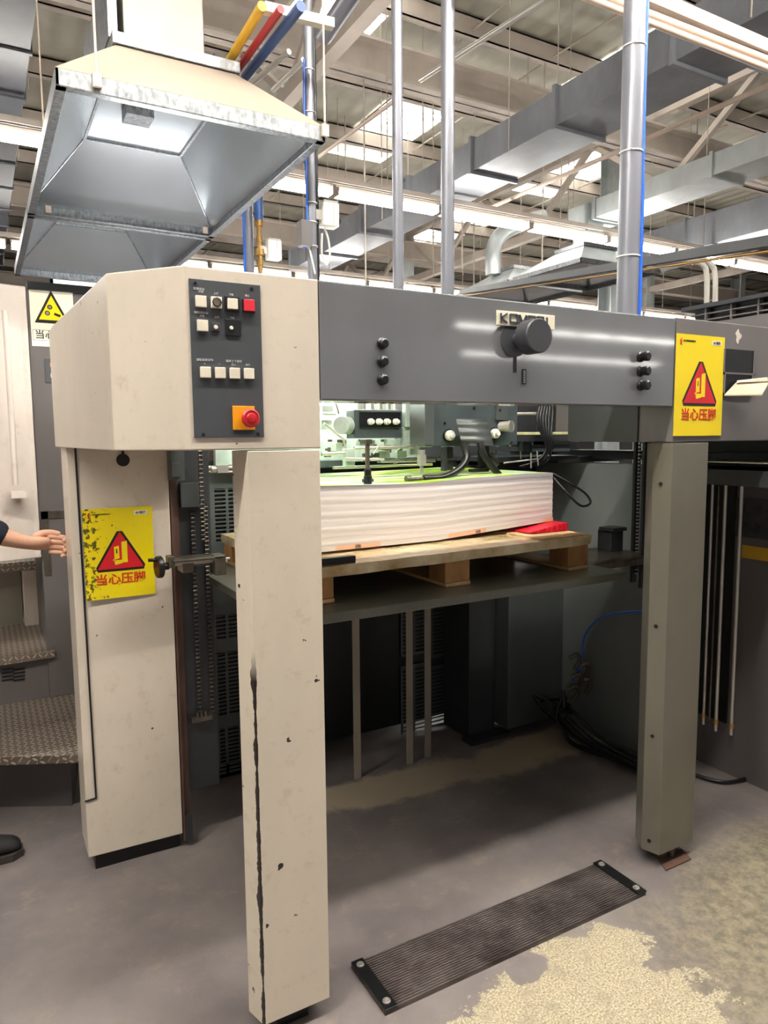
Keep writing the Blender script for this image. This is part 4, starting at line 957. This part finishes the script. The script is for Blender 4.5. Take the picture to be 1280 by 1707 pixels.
# shoes
for (tx, ty, fx_) in ((at(36, 1405, z=.03).x, at(25, 1425, z=.0).y, 0), (PX+.1, PY+.14, 1)):
    k = MB(); prof = [(-.27, .035, .10), (-.2, .042, .105), (-.13, .042, .085), (-.06, .047, .062), (-.02, .042, .05), (.0, .02, .03)]
    vs = []; n_ = 12
    for (d, w_, h_) in prof:
        for i in range(n_): a = 2*PI*i/n_; vs.append((tx+d, ty+w_*math.cos(a), .022+max(0, h_*(.5+.5*math.sin(a)))))
    fs = [(i*n_+j, i*n_+(j+1) % n_, (i+1)*n_+(j+1) % n_, (i+1)*n_+j) for i in range(len(prof)-1) for j in range(n_)]+[tuple(range(n_))[::-1], tuple((len(prof)-1)*n_+j for j in range(n_))]
    k.add(vs, fs, True); so = k.build('shoe', M['shoe'], per); ms = so.modifiers.new('s', 'SUBSURF'); ms.levels = 1; ms.render_levels = 1
    k = MB(); k.prism([(tx-.275, ty-.035), (tx-.1, ty-.045), (tx-.03, ty-.046), (tx+.004, ty-.02), (tx+.004, ty+.02), (tx-.03, ty+.046), (tx-.1, ty+.045), (tx-.275, ty+.035)], 0.0, .026); k.build('sole', M['sole'], so)

# ================================================================== HOODS
def hood(label, x0, x1, y0, y1, z, h=.36, rim=.06, inset=(.27, .26), duct=True, mt_out='cream', elbow=False):
    r = thing('extraction_hood', label, 'extraction hood', ((x0+x1)/2, (y0+y1)/2, z))
    t_ = .012
    k = MB()
    k.box((x0, y0, z), (x1, y0+t_, z+rim)); k.box((x0, y1-t_, z), (x1, y1, z+rim)); k.box((x0, y0, z), (x0+t_, y1, z+rim)); k.box((x1-t_, y0, z), (x1, y1, z+rim))
    for (a, b_) in (((x0, y0), (x1, y0+.035)), ((x0, y1-.035), (x1, y1)), ((x0, y0), (x0+.035, y1)), ((x1-.035, y0), (x1, y1))): k.box((a[0], a[1], z-.003), (b_[0], b_[1], z))
    k.build('rim', M['galv'], r, .002)
    W_, D_ = x1-x0, y1-y0; ix0, ix1 = x0+W_*inset[0], x1-W_*inset[0]; iy0, iy1 = y0+D_*inset[1], y1-D_*inset[1]
    lo = [(x0, y0), (x1, y0), (x1, y1), (x0, y1)]; up_ = [(ix0, iy0), (ix1, iy0), (ix1, iy1), (ix0, iy1)]
    k = MB(); zb, zt = z+rim, z+h
    k.add([(a, b_, zb) for a, b_ in lo]+[(a, b_, zt) for a, b_ in up_], [(i, (i+1) % 4, 4+(i+1) % 4, 4+i) for i in range(4)])
    k.build('skirt', worn('hood_outside', (196, 180, 162), .35, .04, 3) if mt_out == 'cream' else M['duct_light'], r)
    k = MB(); e = .008; lo2 = [(x0+t_, y0+t_), (x1-t_, y0+t_), (x1-t_, y1-t_), (x0+t_, y1-t_)]
    k.add([(a, b_, zb-e) for a, b_ in lo2]+[(a, b_, zt-e) for a, b_ in up_], [(4+i, 4+(i+1) % 4, (i+1) % 4, i) for i in range(4)])
    k.add([(a, b_, zt-e) for a, b_ in up_], [(0, 1, 2, 3)][::-1]); k.build('lining', M['galv_in'], r)
    k = MB()
    for i in range(4):
        a, b_ = up_[i], up_[(i+1) % 4]; k.bar((a[0], a[1], zt-.012), (b_[0], b_[1], zt-.012), .012, .012)
        k.bar((lo2[i][0], lo2[i][1], zb-.01), (a[0], a[1], zt-.012), .006, .006)
    k.build('seam', M['galv'], r)
    k = MB(); k.box((ix0-.015, iy0-.015, zt), (ix1+.015, iy1+.015, zt+.045)); k.build('flange', M['galv'], r, .002)
    return r, (ix0, ix1, iy0, iy1, zt+.045)
HZ = 2.68
c1 = [at(*q, z=HZ) for q in ((92, 140), (537, 232), (318, 388), (38, 360))]
hx0, hx1 = -.235, .755; hy0, hy1 = c1[0].y, (c1[2].y+c1[3].y)/2
hA, top = hood('large near extraction hood, cream outside and shiny galvanised inside, above the control housing', hx0, hx1, hy0, hy1, HZ, .33, .055, (.26, .20))
k = MB(); cx = top[0]+.02; k.box((cx+.02, top[2]+.05, top[4]), (cx+.34, top[3]-.2, RZ-.4)); dk = k.build('square_duct', M['galv_dull'], hA, .004)
k = MB(); k.box((cx-.04, top[2]+.04, top[4]), (cx-.005, top[3]-.25, top[4]+.25)); k.build('angle_strip', M['galv'], hA)
k = MB(); p = at(230, 180, z=HZ+.3); k.box((p.x-.05, p.y, HZ+.27), (p.x+.07, p.y+.12, HZ+.318)); k.build('deflector', M['galv'], hA)
for i, (x, y) in enumerate(((hx0+.13, hy0), (hx1-.005, hy0), (hx0+.1, hy1), (hx1-.05, hy1))):
    k = MB(); k.cyl((x, y-.01, HZ+.02), (x, y-.01, RZ-.1), .0045, 8); k.box((x-.014, y-.018, HZ+.015), (x+.014, y-.002, HZ+.06)); k.build('hanger_rod', M['pink_pipe'], hA)
dyy = hy1-hy0+.03
hB, top = hood('second extraction hood just beyond the large near one, with yellow reflection inside', hx0, hx1, hy1+.03, hy1+dyy, HZ, .33, .055, (.26, .20))
HC = 3.42; q1, q2, q3 = at(968, 436, z=HC), at(842, 468, z=HC), at(930, 482, z=HC)
hC, top = hood('distant pale extraction hood seen over the crossbeam, left of the right-hand pole', q1.x, q1.x+max(1.3, q3.x-q2.x), q1.y, q2.y, HC, .30, .05, (.3, .3), mt_out='x')
k = MB(); ym_ = (top[2]+top[3])/2+.1; xm_ = at(980, 400, y=ym_).x; k.box((xm_-.13, ym_-.12, top[4]), (xm_+.13, ym_+.12, at(980, 345, y=ym_).z)); k.build('square_duct', M['duct_light'], hC)
q4 = q2.y+.1; hD, top = hood('farthest pale extraction hood in line behind the distant one', q1.x, q1.x+1.3, q4, q4+(q2.y-q1.y), HC, .30, .05, (.3, .3), mt_out='x')
ye_ = (top[2]+top[3])/2; k = MB(); k.tube([at(*q_, y=ye_) for q_ in ((822, 458), (822, 420), (834, 392), (866, 374), (905, 362))], .105, 16); k.build('elbow_duct', M['duct_light'], hD)

for wy, wlab in ((1.75, 'added unseen lamp batten behind the control housing that lights the near hood'), (3.1, 'added unseen lamp batten farther back that lights the second hood')):  # added battens, out of view, to brighten the hood insides
    wl = thing('hood_fill_lamp', wlab, 'lamp', (.55, wy, 1.72), 'added unseen lamps lighting the hoods')
    k = MB(); k.cyl((.2, wy, 1.745), (.95, wy, 1.745), .02, 12); k.build('tube', M['hood_fill_tube'], wl)
    k = MB(); k.box((.16, wy-.04, 1.69), (.99, wy+.04, 1.715)); k.box((.16, wy-.03, 1.7), (.2, wy+.03, 1.77)); k.box((.95, wy-.03, 1.7), (.99, wy+.03, 1.77)); k.build('housing', M['white_plastic'], wl)
k = MB(); k.box((.12, 1.48, .2), (1.6, 3.9, 1.69)); tag(k.build('printing_unit', M['press_grey']), 'low grey press body hidden behind the feeder rear panel', 'printing machine')
# ================================================================== DUCTS
def duct(label, x0, x1, z0, z1, y0, y1, mt, pitch=1.2, fl=.03):
    r = thing('air_duct', label, 'air duct', ((x0+x1)/2, y0, z0))
    k = MB(); k.box((x0, y0, z0), (x1, y1, z1)); k.build('casing', mt, r, .004)
    y = y0
    while y <= y1+.01:
        k = MB(); k.box((x0-fl, y-.02, z0-fl), (x1+fl, y+.02, z1+fl)); k.build('flange', mt, r, .004); y += pitch
    y = y0+.6
    while y < y1:
        for xh in (x0-.02, x1+.02): MB().cyl((xh, y, z0), (xh, y, RZ), .006, 6).build('hanger', M['roof_steel'], r)
        y += pitch*2
    return r
duct('big dark insulated duct running diagonally across the upper right', 3.93, 4.48, 4.13, 4.43, .9, 9.3, M['duct_dark'], 1.2)
p = at(1200, 288, z=4.12); q = at(905, 372, z=4.12)
duct('slim shiny duct with bright underside to the right of the big dark duct', p.x, p.x+.5, 4.12, 4.34, p.y-1.5, q.y, M['duct_light'], 1.6, .02)
p = at(1280, 385, z=4.12); q = at(900, 412, z=4.12)
duct('long mottled grey duct low at the right edge', p.x-.1, p.x+.7, 4.12, 4.55, p.y-2, p.y+3.2, M['duct_dark'], 1.6)
p = at(46, 120, z=4.25); duct('dark foil duct at the upper left edge', p.x-.95, p.x, 4.25, 4.65, 1.2, 12, M['duct_dim'], .8, .015)
p = at(1225, 25, z=5.0); duct('high dark duct in the top right corner', p.x, p.x+.9, 4.85, 5.35, p.y-3, p.y+.3, M['duct_dark'], 1.5)
# cross ducts near the horizon
def xduct(label, y, x0, x1, z0, z1, mt):
    r = thing('air_duct', label, 'air duct', (x0, y, z0)); k = MB(); k.box((x0, y, z0), (x1, y+.5, z1)); k.build('casing', mt, r, .01)
    x = x0
    while x < x1:
        k = MB(); k.box((x, y-.02, z0-.02), (x+.03, y+.52, z1+.02)); k.build('flange', mt, r); x += 1.4
    return r
xduct('crinkled foil duct crossing low behind the first light row', 9.6, .5, 9.5, 3.3, 3.85, M['duct_light'])
xduct('farther crinkled duct crossing above the right-hand machine top', 12.9, 8.0, 22, 2.9, 3.5, M['duct_light'])
xduct('dark duct crossing far back behind the hoods', 17, -3, 20, 4.2, 4.9, M['duct_dark'])

# ================================================================== PIPES, POLES
def pole(label, x, y, r, z0, z1, mt, name='vertical_pole'):
    o = thing(name, label, 'pole', (x, y, z0)); MB().cyl((x, y, z0), (x, y, z1), r, 24).build('tube', mt, o); return o
p = at(664, 478, y=1.0); pole('left of the two plain grey poles behind the crossbeam', p.x, 1.0, .0215, 1.45, RZ, M['pole'])
p = at(746, 486, y=1.0); pole('right of the two plain grey poles behind the crossbeam', p.x, 1.0, .028, 1.45, RZ, M['pole'])
p = at(1045, 514, y=.5); XP = p.x; po = pole('thick grey pole with blue cable tied along it, right of the crossbeam centre', p.x, .5, .042, ZT-.3, RZ, M['pole'])
k = MB(); pts = [(XP+.032+.004*math.sin(i*1.3), .5-.03, ZT-.1+i*.3) for i in range(12)]; k.tube(pts, .0085, 8); k.build('blue_cable', M['blue'], po)
k = MB(); k.tube([(a+.012, b_+.022, c) for a, b_, c in pts], .009, 8); k.build('black_cable', M['rubber'], po)
for py_ in (80, 257, 431):
    z_ = at(1055, py_, y=.5).z; k = MB(); k.lathe((XP, .5, z_), (0, 0, 1), [(.046, 0), (.046, .005), (.044, .005)], 20, False); k.tube([(XP-.03, .5-.035, z_), (XP-.06, .5-.05, z_-.006)], .002, 6); k.build('cable_tie', M['white_plastic'], po)
YQ = at(521, 462, x=.80).y; p = at(521, 462, y=YQ); XQ = p.x; ppo = pole('grey conduit with blue cable behind the near hood corner', XQ, YQ, .0215, ZT-.3, 3.45, M['pole'], 'conduit_pole')
k = MB(); k.tube([(XQ-.026, YQ-.01, 3.1), (XQ-.029, YQ-.01, 2.9), (XQ-.026, YQ-.01, 2.6), (XQ-.026, YQ-.01, 2.35), (XQ-.05, YQ-.02, 2.32)], .0045, 8); k.build('blue_cable', M['blue'], ppo)
k = MB(); k.tube([(XQ+.030, YQ+.01, 3.3), (XQ+.032, YQ+.01, 2.6), (XQ+.030, YQ+.01, 1.9)], .008, 8); k.build('black_cable', M['rubber'], ppo)
for py_ in (36, 120, 190, 340, 372, 412):
    z_ = at(520, py_, y=YQ).z; k = MB(); k.lathe((XQ, YQ, z_), (0, 0, 1), [(.0265, 0), (.0265, .004), (.026, .004)], 16, False); k.build('cable_tie', M['white_plastic'], ppo)
p = at(503, 368, y=YQ-.03); q = at(515, 412, y=YQ-.03); k = MB(); k.box((p.x-.012, YQ-.05, q.z), (q.x+.008, YQ-.0, p.z)); bx_ = tag(k.build('junction_box', M['grey_box'], None, .002), 'slim grey junction box strapped to the conduit behind the near hood', 'box')
k = MB(); k.tube([(XQ-.03, YQ-.03, q.z+.01), (XQ-.012, YQ-.03, q.z-.06), (XQ+.0, YQ-.026, q.z-.11)], .004, 8); o_ = k.build('white_cable', M['white_plastic'], bx_)
def actuator(label, px_, py_, y_, s_):
    p = at(px_, py_, y=y_); r = thing('valve_actuator', label, 'valve actuator', p)
    k = MB(); k.box((p.x-.032*s_, y_-.03, p.z-.04*s_), (p.x+.03*s_, y_+.03, p.z+.04*s_)); k.build('body', M['white_plastic'], r, .004)
    k = MB(); k.box((p.x-.028*s_, y_-.026, p.z+.04*s_), (p.x+.026*s_, y_+.026, p.z+.048*s_)); k.box((p.x+.006*s_, y_-.032, p.z-.038*s_), (p.x+.009*s_, y_-.03, p.z+.038*s_)); k.box((p.x-.06*s_, y_-.012, p.z-.02*s_), (p.x-.032*s_, y_+.012, p.z+.014*s_)); k.build('bracket', M['steel'], r, .002)
    k = MB(); k.cyl((p.x+.03*s_, y_, p.z-.012*s_), (p.x+.042*s_, y_, p.z-.012*s_), .011*s_, 16); k.build('cap', M['black'], r)
    return r
ac = actuator('white valve actuator on the right of the conduit, hung with looped white cables', 548, 360, YQ, 1.25)
p = at(540, 378, y=YQ+.01); k = MB(); k.tube([p, p+Vector((.02, 0, -.05)), p+Vector((.0265, 0, -.12)), p+Vector((.012, 0, -.16)), p+Vector((-.012, 0, -.12)), p+Vector((-.01, 0, -.03))], .0045, 8); k.build('looped_cable', M['white_plastic'], ac)
actuator('smaller white valve actuator below the near hood, beside a brass fitting', 456, 418, at(431, 350, x=.86).y, 1.25)
YU = at(416, 450, x=.83).y; p = at(416, 450, y=YU); pq_ = pole('short grey pipe with blue hose left of the smaller valve actuator', p.x, YU, .026, ZT-.2, HZ+.2, M['pole'], 'conduit_pole')
k = MB(); k.tube([(p.x-.03, YU-.01, HZ+.1), (p.x-.03, YU-.01, 2.6), (p.x-.034, YU-.01, 2.35), (p.x-.055, YU-.02, 2.2)], .006, 8); k.build('blue_cable', M['blue'], pq_)
YV = at(431, 350, x=.86).y; p = at(431, 350, y=YV); pi = thing('supply_pipe', 'blue supply pipe with brass fitting under the near hood', 'pipe', (p.x, YV, 1.9))
k = MB(); k.cyl((p.x, YV, at(431, 368, y=YV).z), (p.x, YV, 2.95), .024, 14); k.build('pipe', M['blue_pipe'], pi)
k = MB(); z1_ = at(431, 368, y=YV).z; z0_ = at(431, 455, y=YV).z; k.cyl((p.x, YV, z0_), (p.x, YV, z1_), .013, 12)
for i, r_ in ((0, .024), (.3, .018), (.55, .027), (.75, .02)): k.cyl((p.x, YV, z1_-(z1_-z0_)*i-.03), (p.x, YV, z1_-(z1_-z0_)*i), r_, 8)
k.build('fitting', M['brass'], pi)

def run(label, pa, za, pb, zb, r, mt, name='pipe', cat='pipe', ext=0, square=False, group=None):
    """a straight overhead run parallel to Y between two photo points at a height"""
    p, q = at(*pa, z=za), at(*pb, z=zb); d = (q-p); p = p-d*ext
    k = MB(); (k.bar(p, q, r*2, r*2) if square else k.cyl(p, q, r, 14)); o = k.build(name, mt); return tag(o, label, cat, group)
run('yellow pipe running back from the channel bracket above the near hood', (376, 112), 3.1, (437, 10), 3.1, .018, M['yellow_pipe'], ext=0)
run('dark red pipe beside the yellow pipe above the near hood', (388, 128), 3.1, (468, 15), 3.1, .015, M['red_pipe'])
run('dark blue pipe bundle beside the red pipe above the near hood', (408, 130), 3.1, (502, 10), 3.1, .02, M['blue_pipe'])
run('thin shiny rail running back beside the blue pipe', (422, 137), 3.15, (482, 86), 3.15, .012, M['steel'], 'rail', 'rail')
run('second thin shiny rail nearer the conduit', (455, 150), 3.15, (506, 100), 3.15, .012, M['steel'], 'rail', 'rail')
run('thick grey duct pipe crossing behind the channel bracket', (540, 60), 3.6, (600, -30), 3.6, .045, M['pole'])
p = at(440, 4, z=3.15); q = at(555, 32, z=3.15); k = MB(); k.bar(p+Vector((0, 0, -.02)), q+Vector((0, 0, -.02)), .035, .035); tag(k.build('channel_bracket', M['white_plastic']), 'pale channel bracket holding the coloured pipes at the top', 'bracket')
run('bright thin conduit slanting down at the upper middle', (700, 134), 4.4, (915, -5), 4.4, .02, M['steel'])
run('long thin white pipe slanting across below the big dark duct', (820, 345), 4.2, (1280, 142), 4.2, .022, M['pink_pipe'])
run('thin pipe slanting down beside the conduit pole', (530, 262), 4.0, (655, 170), 4.0, .016, M['pink_pipe'])
# twin cream pipes and channel at top right
for (pa, pb, r_, lb) in (((985, -14), (1280, 100), .017, 'upper of two cream pipes crossing the top right corner'), ((975, -5), (1280, 114), .015, 'lower of two cream pipes crossing the top right corner'), ((1050, -16), (1280, 82), .026, 'pale cable channel above the two cream pipes')):
    p, q = at(*pa, y=.8), at(*pb, y=.8); q = q+(q-p)*.4; p = p-(q-p)*.3
    k = MB(); k.cyl(p, q, r_, 12) if r_ < .02 else k.bar(p, q, .05, .06); tag(k.build('overhead_pipe' if r_ < .02 else 'cable_channel', M['pink_pipe'] if r_ < .02 else M['roof_steel']), lb, 'pipe' if r_ < .02 else 'cable channel')
# dark tray with elbow pipes at right
p = at(740, 495, z=2.35); q = at(1280, 402, z=2.35)
p2 = Vector((3.6, 7.0, 2.35)); p = at(1285, 402, y=.6); q = at(770, 487, y=5.2)
tr = thing('cable_tray', 'dark overhead cable tray sloping down from the right edge towards the hoods', 'cable tray', q)
MB().bar(p+(p-q)*.05, q, .06, .05).build('tray', M['dark'], tr); MB().cyl(p+Vector((0, 0, -.045)), q+Vector((0, 0, -.045)), .008, 8).build('cable', M['brass'], tr)
for i, (x0_, lb) in enumerate(((1178, 'inner of two bent white pipes dropping at the right'), (1192, 'outer of two bent white pipes dropping at the right'))):
    P_ = [at(1110+i*12, 434-i*6, y=2.4), at(1150+i*12, 434-i*6, y=2.4), at(x0_-6, 442, y=2.4), at(x0_, 460, y=2.4), at(x0_, 505, y=2.4)]
    tag(MB().tube(P_, .022, 12).build('bent_pipe', M['white_plastic']), lb, 'pipe')
for i, (px_, lb) in enumerate(((1134, 'grey post rising behind the crossbeam end'), (1234, 'thin white post left of the far right edge'), (1257, 'thick white post near the far right edge'))):
    p = at(px_, 500, y=4.5); pole(lb, p.x, 4.5, (.045, .03, .06)[i], 0, 2.9, M['pole'] if i == 0 else M['white_plastic'])
# louvred machine top at the right
p, q = at(1152, 512, x=2.45), at(1285, 487, x=2.45)
lt = thing('louvred_machine_top', 'dark louvred machine top rising behind the right housing', 'machine cover', (2.6, .6, 1.9))
y_f, y_n = p.y, q.y-.6; zt_ = (p.z+q.z)/2; zb_ = at(1280, 522, x=2.45).z
k = MB(); k.box((2.43, y_n, zt_-.018), (2.85, y_f+.04, zt_)); k.build('top_plate', M['dark'], lt)
k = MB(); k.box((2.48, y_n, zb_), (2.85, y_f, zt_-.018)); k.build('core', M['rubber'], lt)
k = MB(); 
for i in range(2): k.box((2.45, y_n, zb_+.012+i*.028), (2.48, y_f, zb_+.018+i*.028))
yy = y_n
while yy < y_f: k.box((2.448, yy, zb_), (2.48, yy+.008, zt_-.018)); yy += .13
k.build('louvre_slats', M['grey_box'], lt)
k = MB(); k.box((2.45, y_n, 0), (2.85, y_f, zb_)); k.build('body', M['grey_box'], lt)
cable([(.10, .70, ZT+.004), (.16, .6, ZT+.03), (.24, .5, ZT+.035), (.33, .35, ZT+.01), (.5, .14, ZT+.004)], .006, M['rubber'], 'dark cable lying over the top of the control housing')
# thin suspension rods
rodspec = [(225, 340, 2), (300, 0, 0)]
pts_ = [(608, 330), (722, 345), (770, 350), (868, 360), (905, 330), (935, 320), (680, 250), (1002, 430), (1158, 330), (790, 420), (575, 200), (835, 430), (880, 120), (705, 120)]
for i, (px_, py_) in enumerate(pts_):
    y_ = 6.0+(i % 4)*1.6; p = at(px_, py_, y=y_)
    tag(MB().cyl((p.x, y_, max(2.8, p.z-1.0)), (p.x, y_, RZ), .01, 6).build('suspension_rod', M['roof_steel']), 'thin pale suspension rod hanging from the roof', 'rod', 'thin suspension rods hanging from the roof')

# ================================================================== LIGHT ROWS
ORD = ['first', 'second', 'third', 'fourth', 'fifth', 'sixth', 'seventh', 'eighth', 'ninth', 'tenth', 'eleventh', 'twelfth', 'thirteenth', 'fourteenth', 'fifteenth', 'sixteenth']
proto = thing('fluorescent_light', 'x', 'ceiling light', (0, 0, 0))
k = MB(); k.box((-.6, -.025, .03), (.6, .025, .075)); k.box((-.6, -.07, -.03), (-.59, .07, .05)); k.box((.59, -.07, -.03), (.6, .07, .05)); k.build('housing', M['roof_steel'], proto)
k = MB()
for s_ in (-.028, .028): k.cyl((-.585, s_, -.01), (.585, s_, -.01), .026, 12)
k.build('tube', M['tube'], proto)
LZ = 4.0; first = True
def row(y, x0, n_, z, desc, key=False):
    global first
    for i in range(n_):
        if first: o = proto; first = False
        else: o = copy_tree(proto)
        if key:
            for c_ in [q_ for q_ in C.objects if q_.parent == o and q_.name.startswith('tube')]:
                c_.data = c_.data.copy(); c_.data.materials.clear(); c_.data.materials.append(M['key_tube'])
        o.location = (x0+i*1.25, y, z); o['label'] = 'glowing fluorescent batten, %s from the left in %s' % (ORD[i], desc); o['group'] = 'fluorescent lights in ' + desc
    k = MB(); k.bar((x0-.8, y, z+.13), (x0+n_*1.25, y, z+.13), .06, .05)
    for i in range(0, n_, 2): k.cyl((x0+i*1.25, y, z+.13), (x0+i*1.25, y, RZ), .006, 6)
    tag(k.build('light_rail', M['roof_steel']), 'long rail carrying ' + desc, 'rail')
row(5.1, 2.05-5*1.25, 13, 3.9, 'the nearest visible light row')
row(8.65, 1.8-4*1.25, 15, 3.88, 'the second visible light row')
row(12.4, 2.5, 14, 3.9, 'the third, farther light row')
row(-.62, -3.6, 7, LZ+.05, 'the row above the feeder front', True)
row(-12, 9.6, 6, LZ, 'the nearer row behind the camera')
row(-16.5, 13, 7, LZ, 'the farthest row behind the camera')
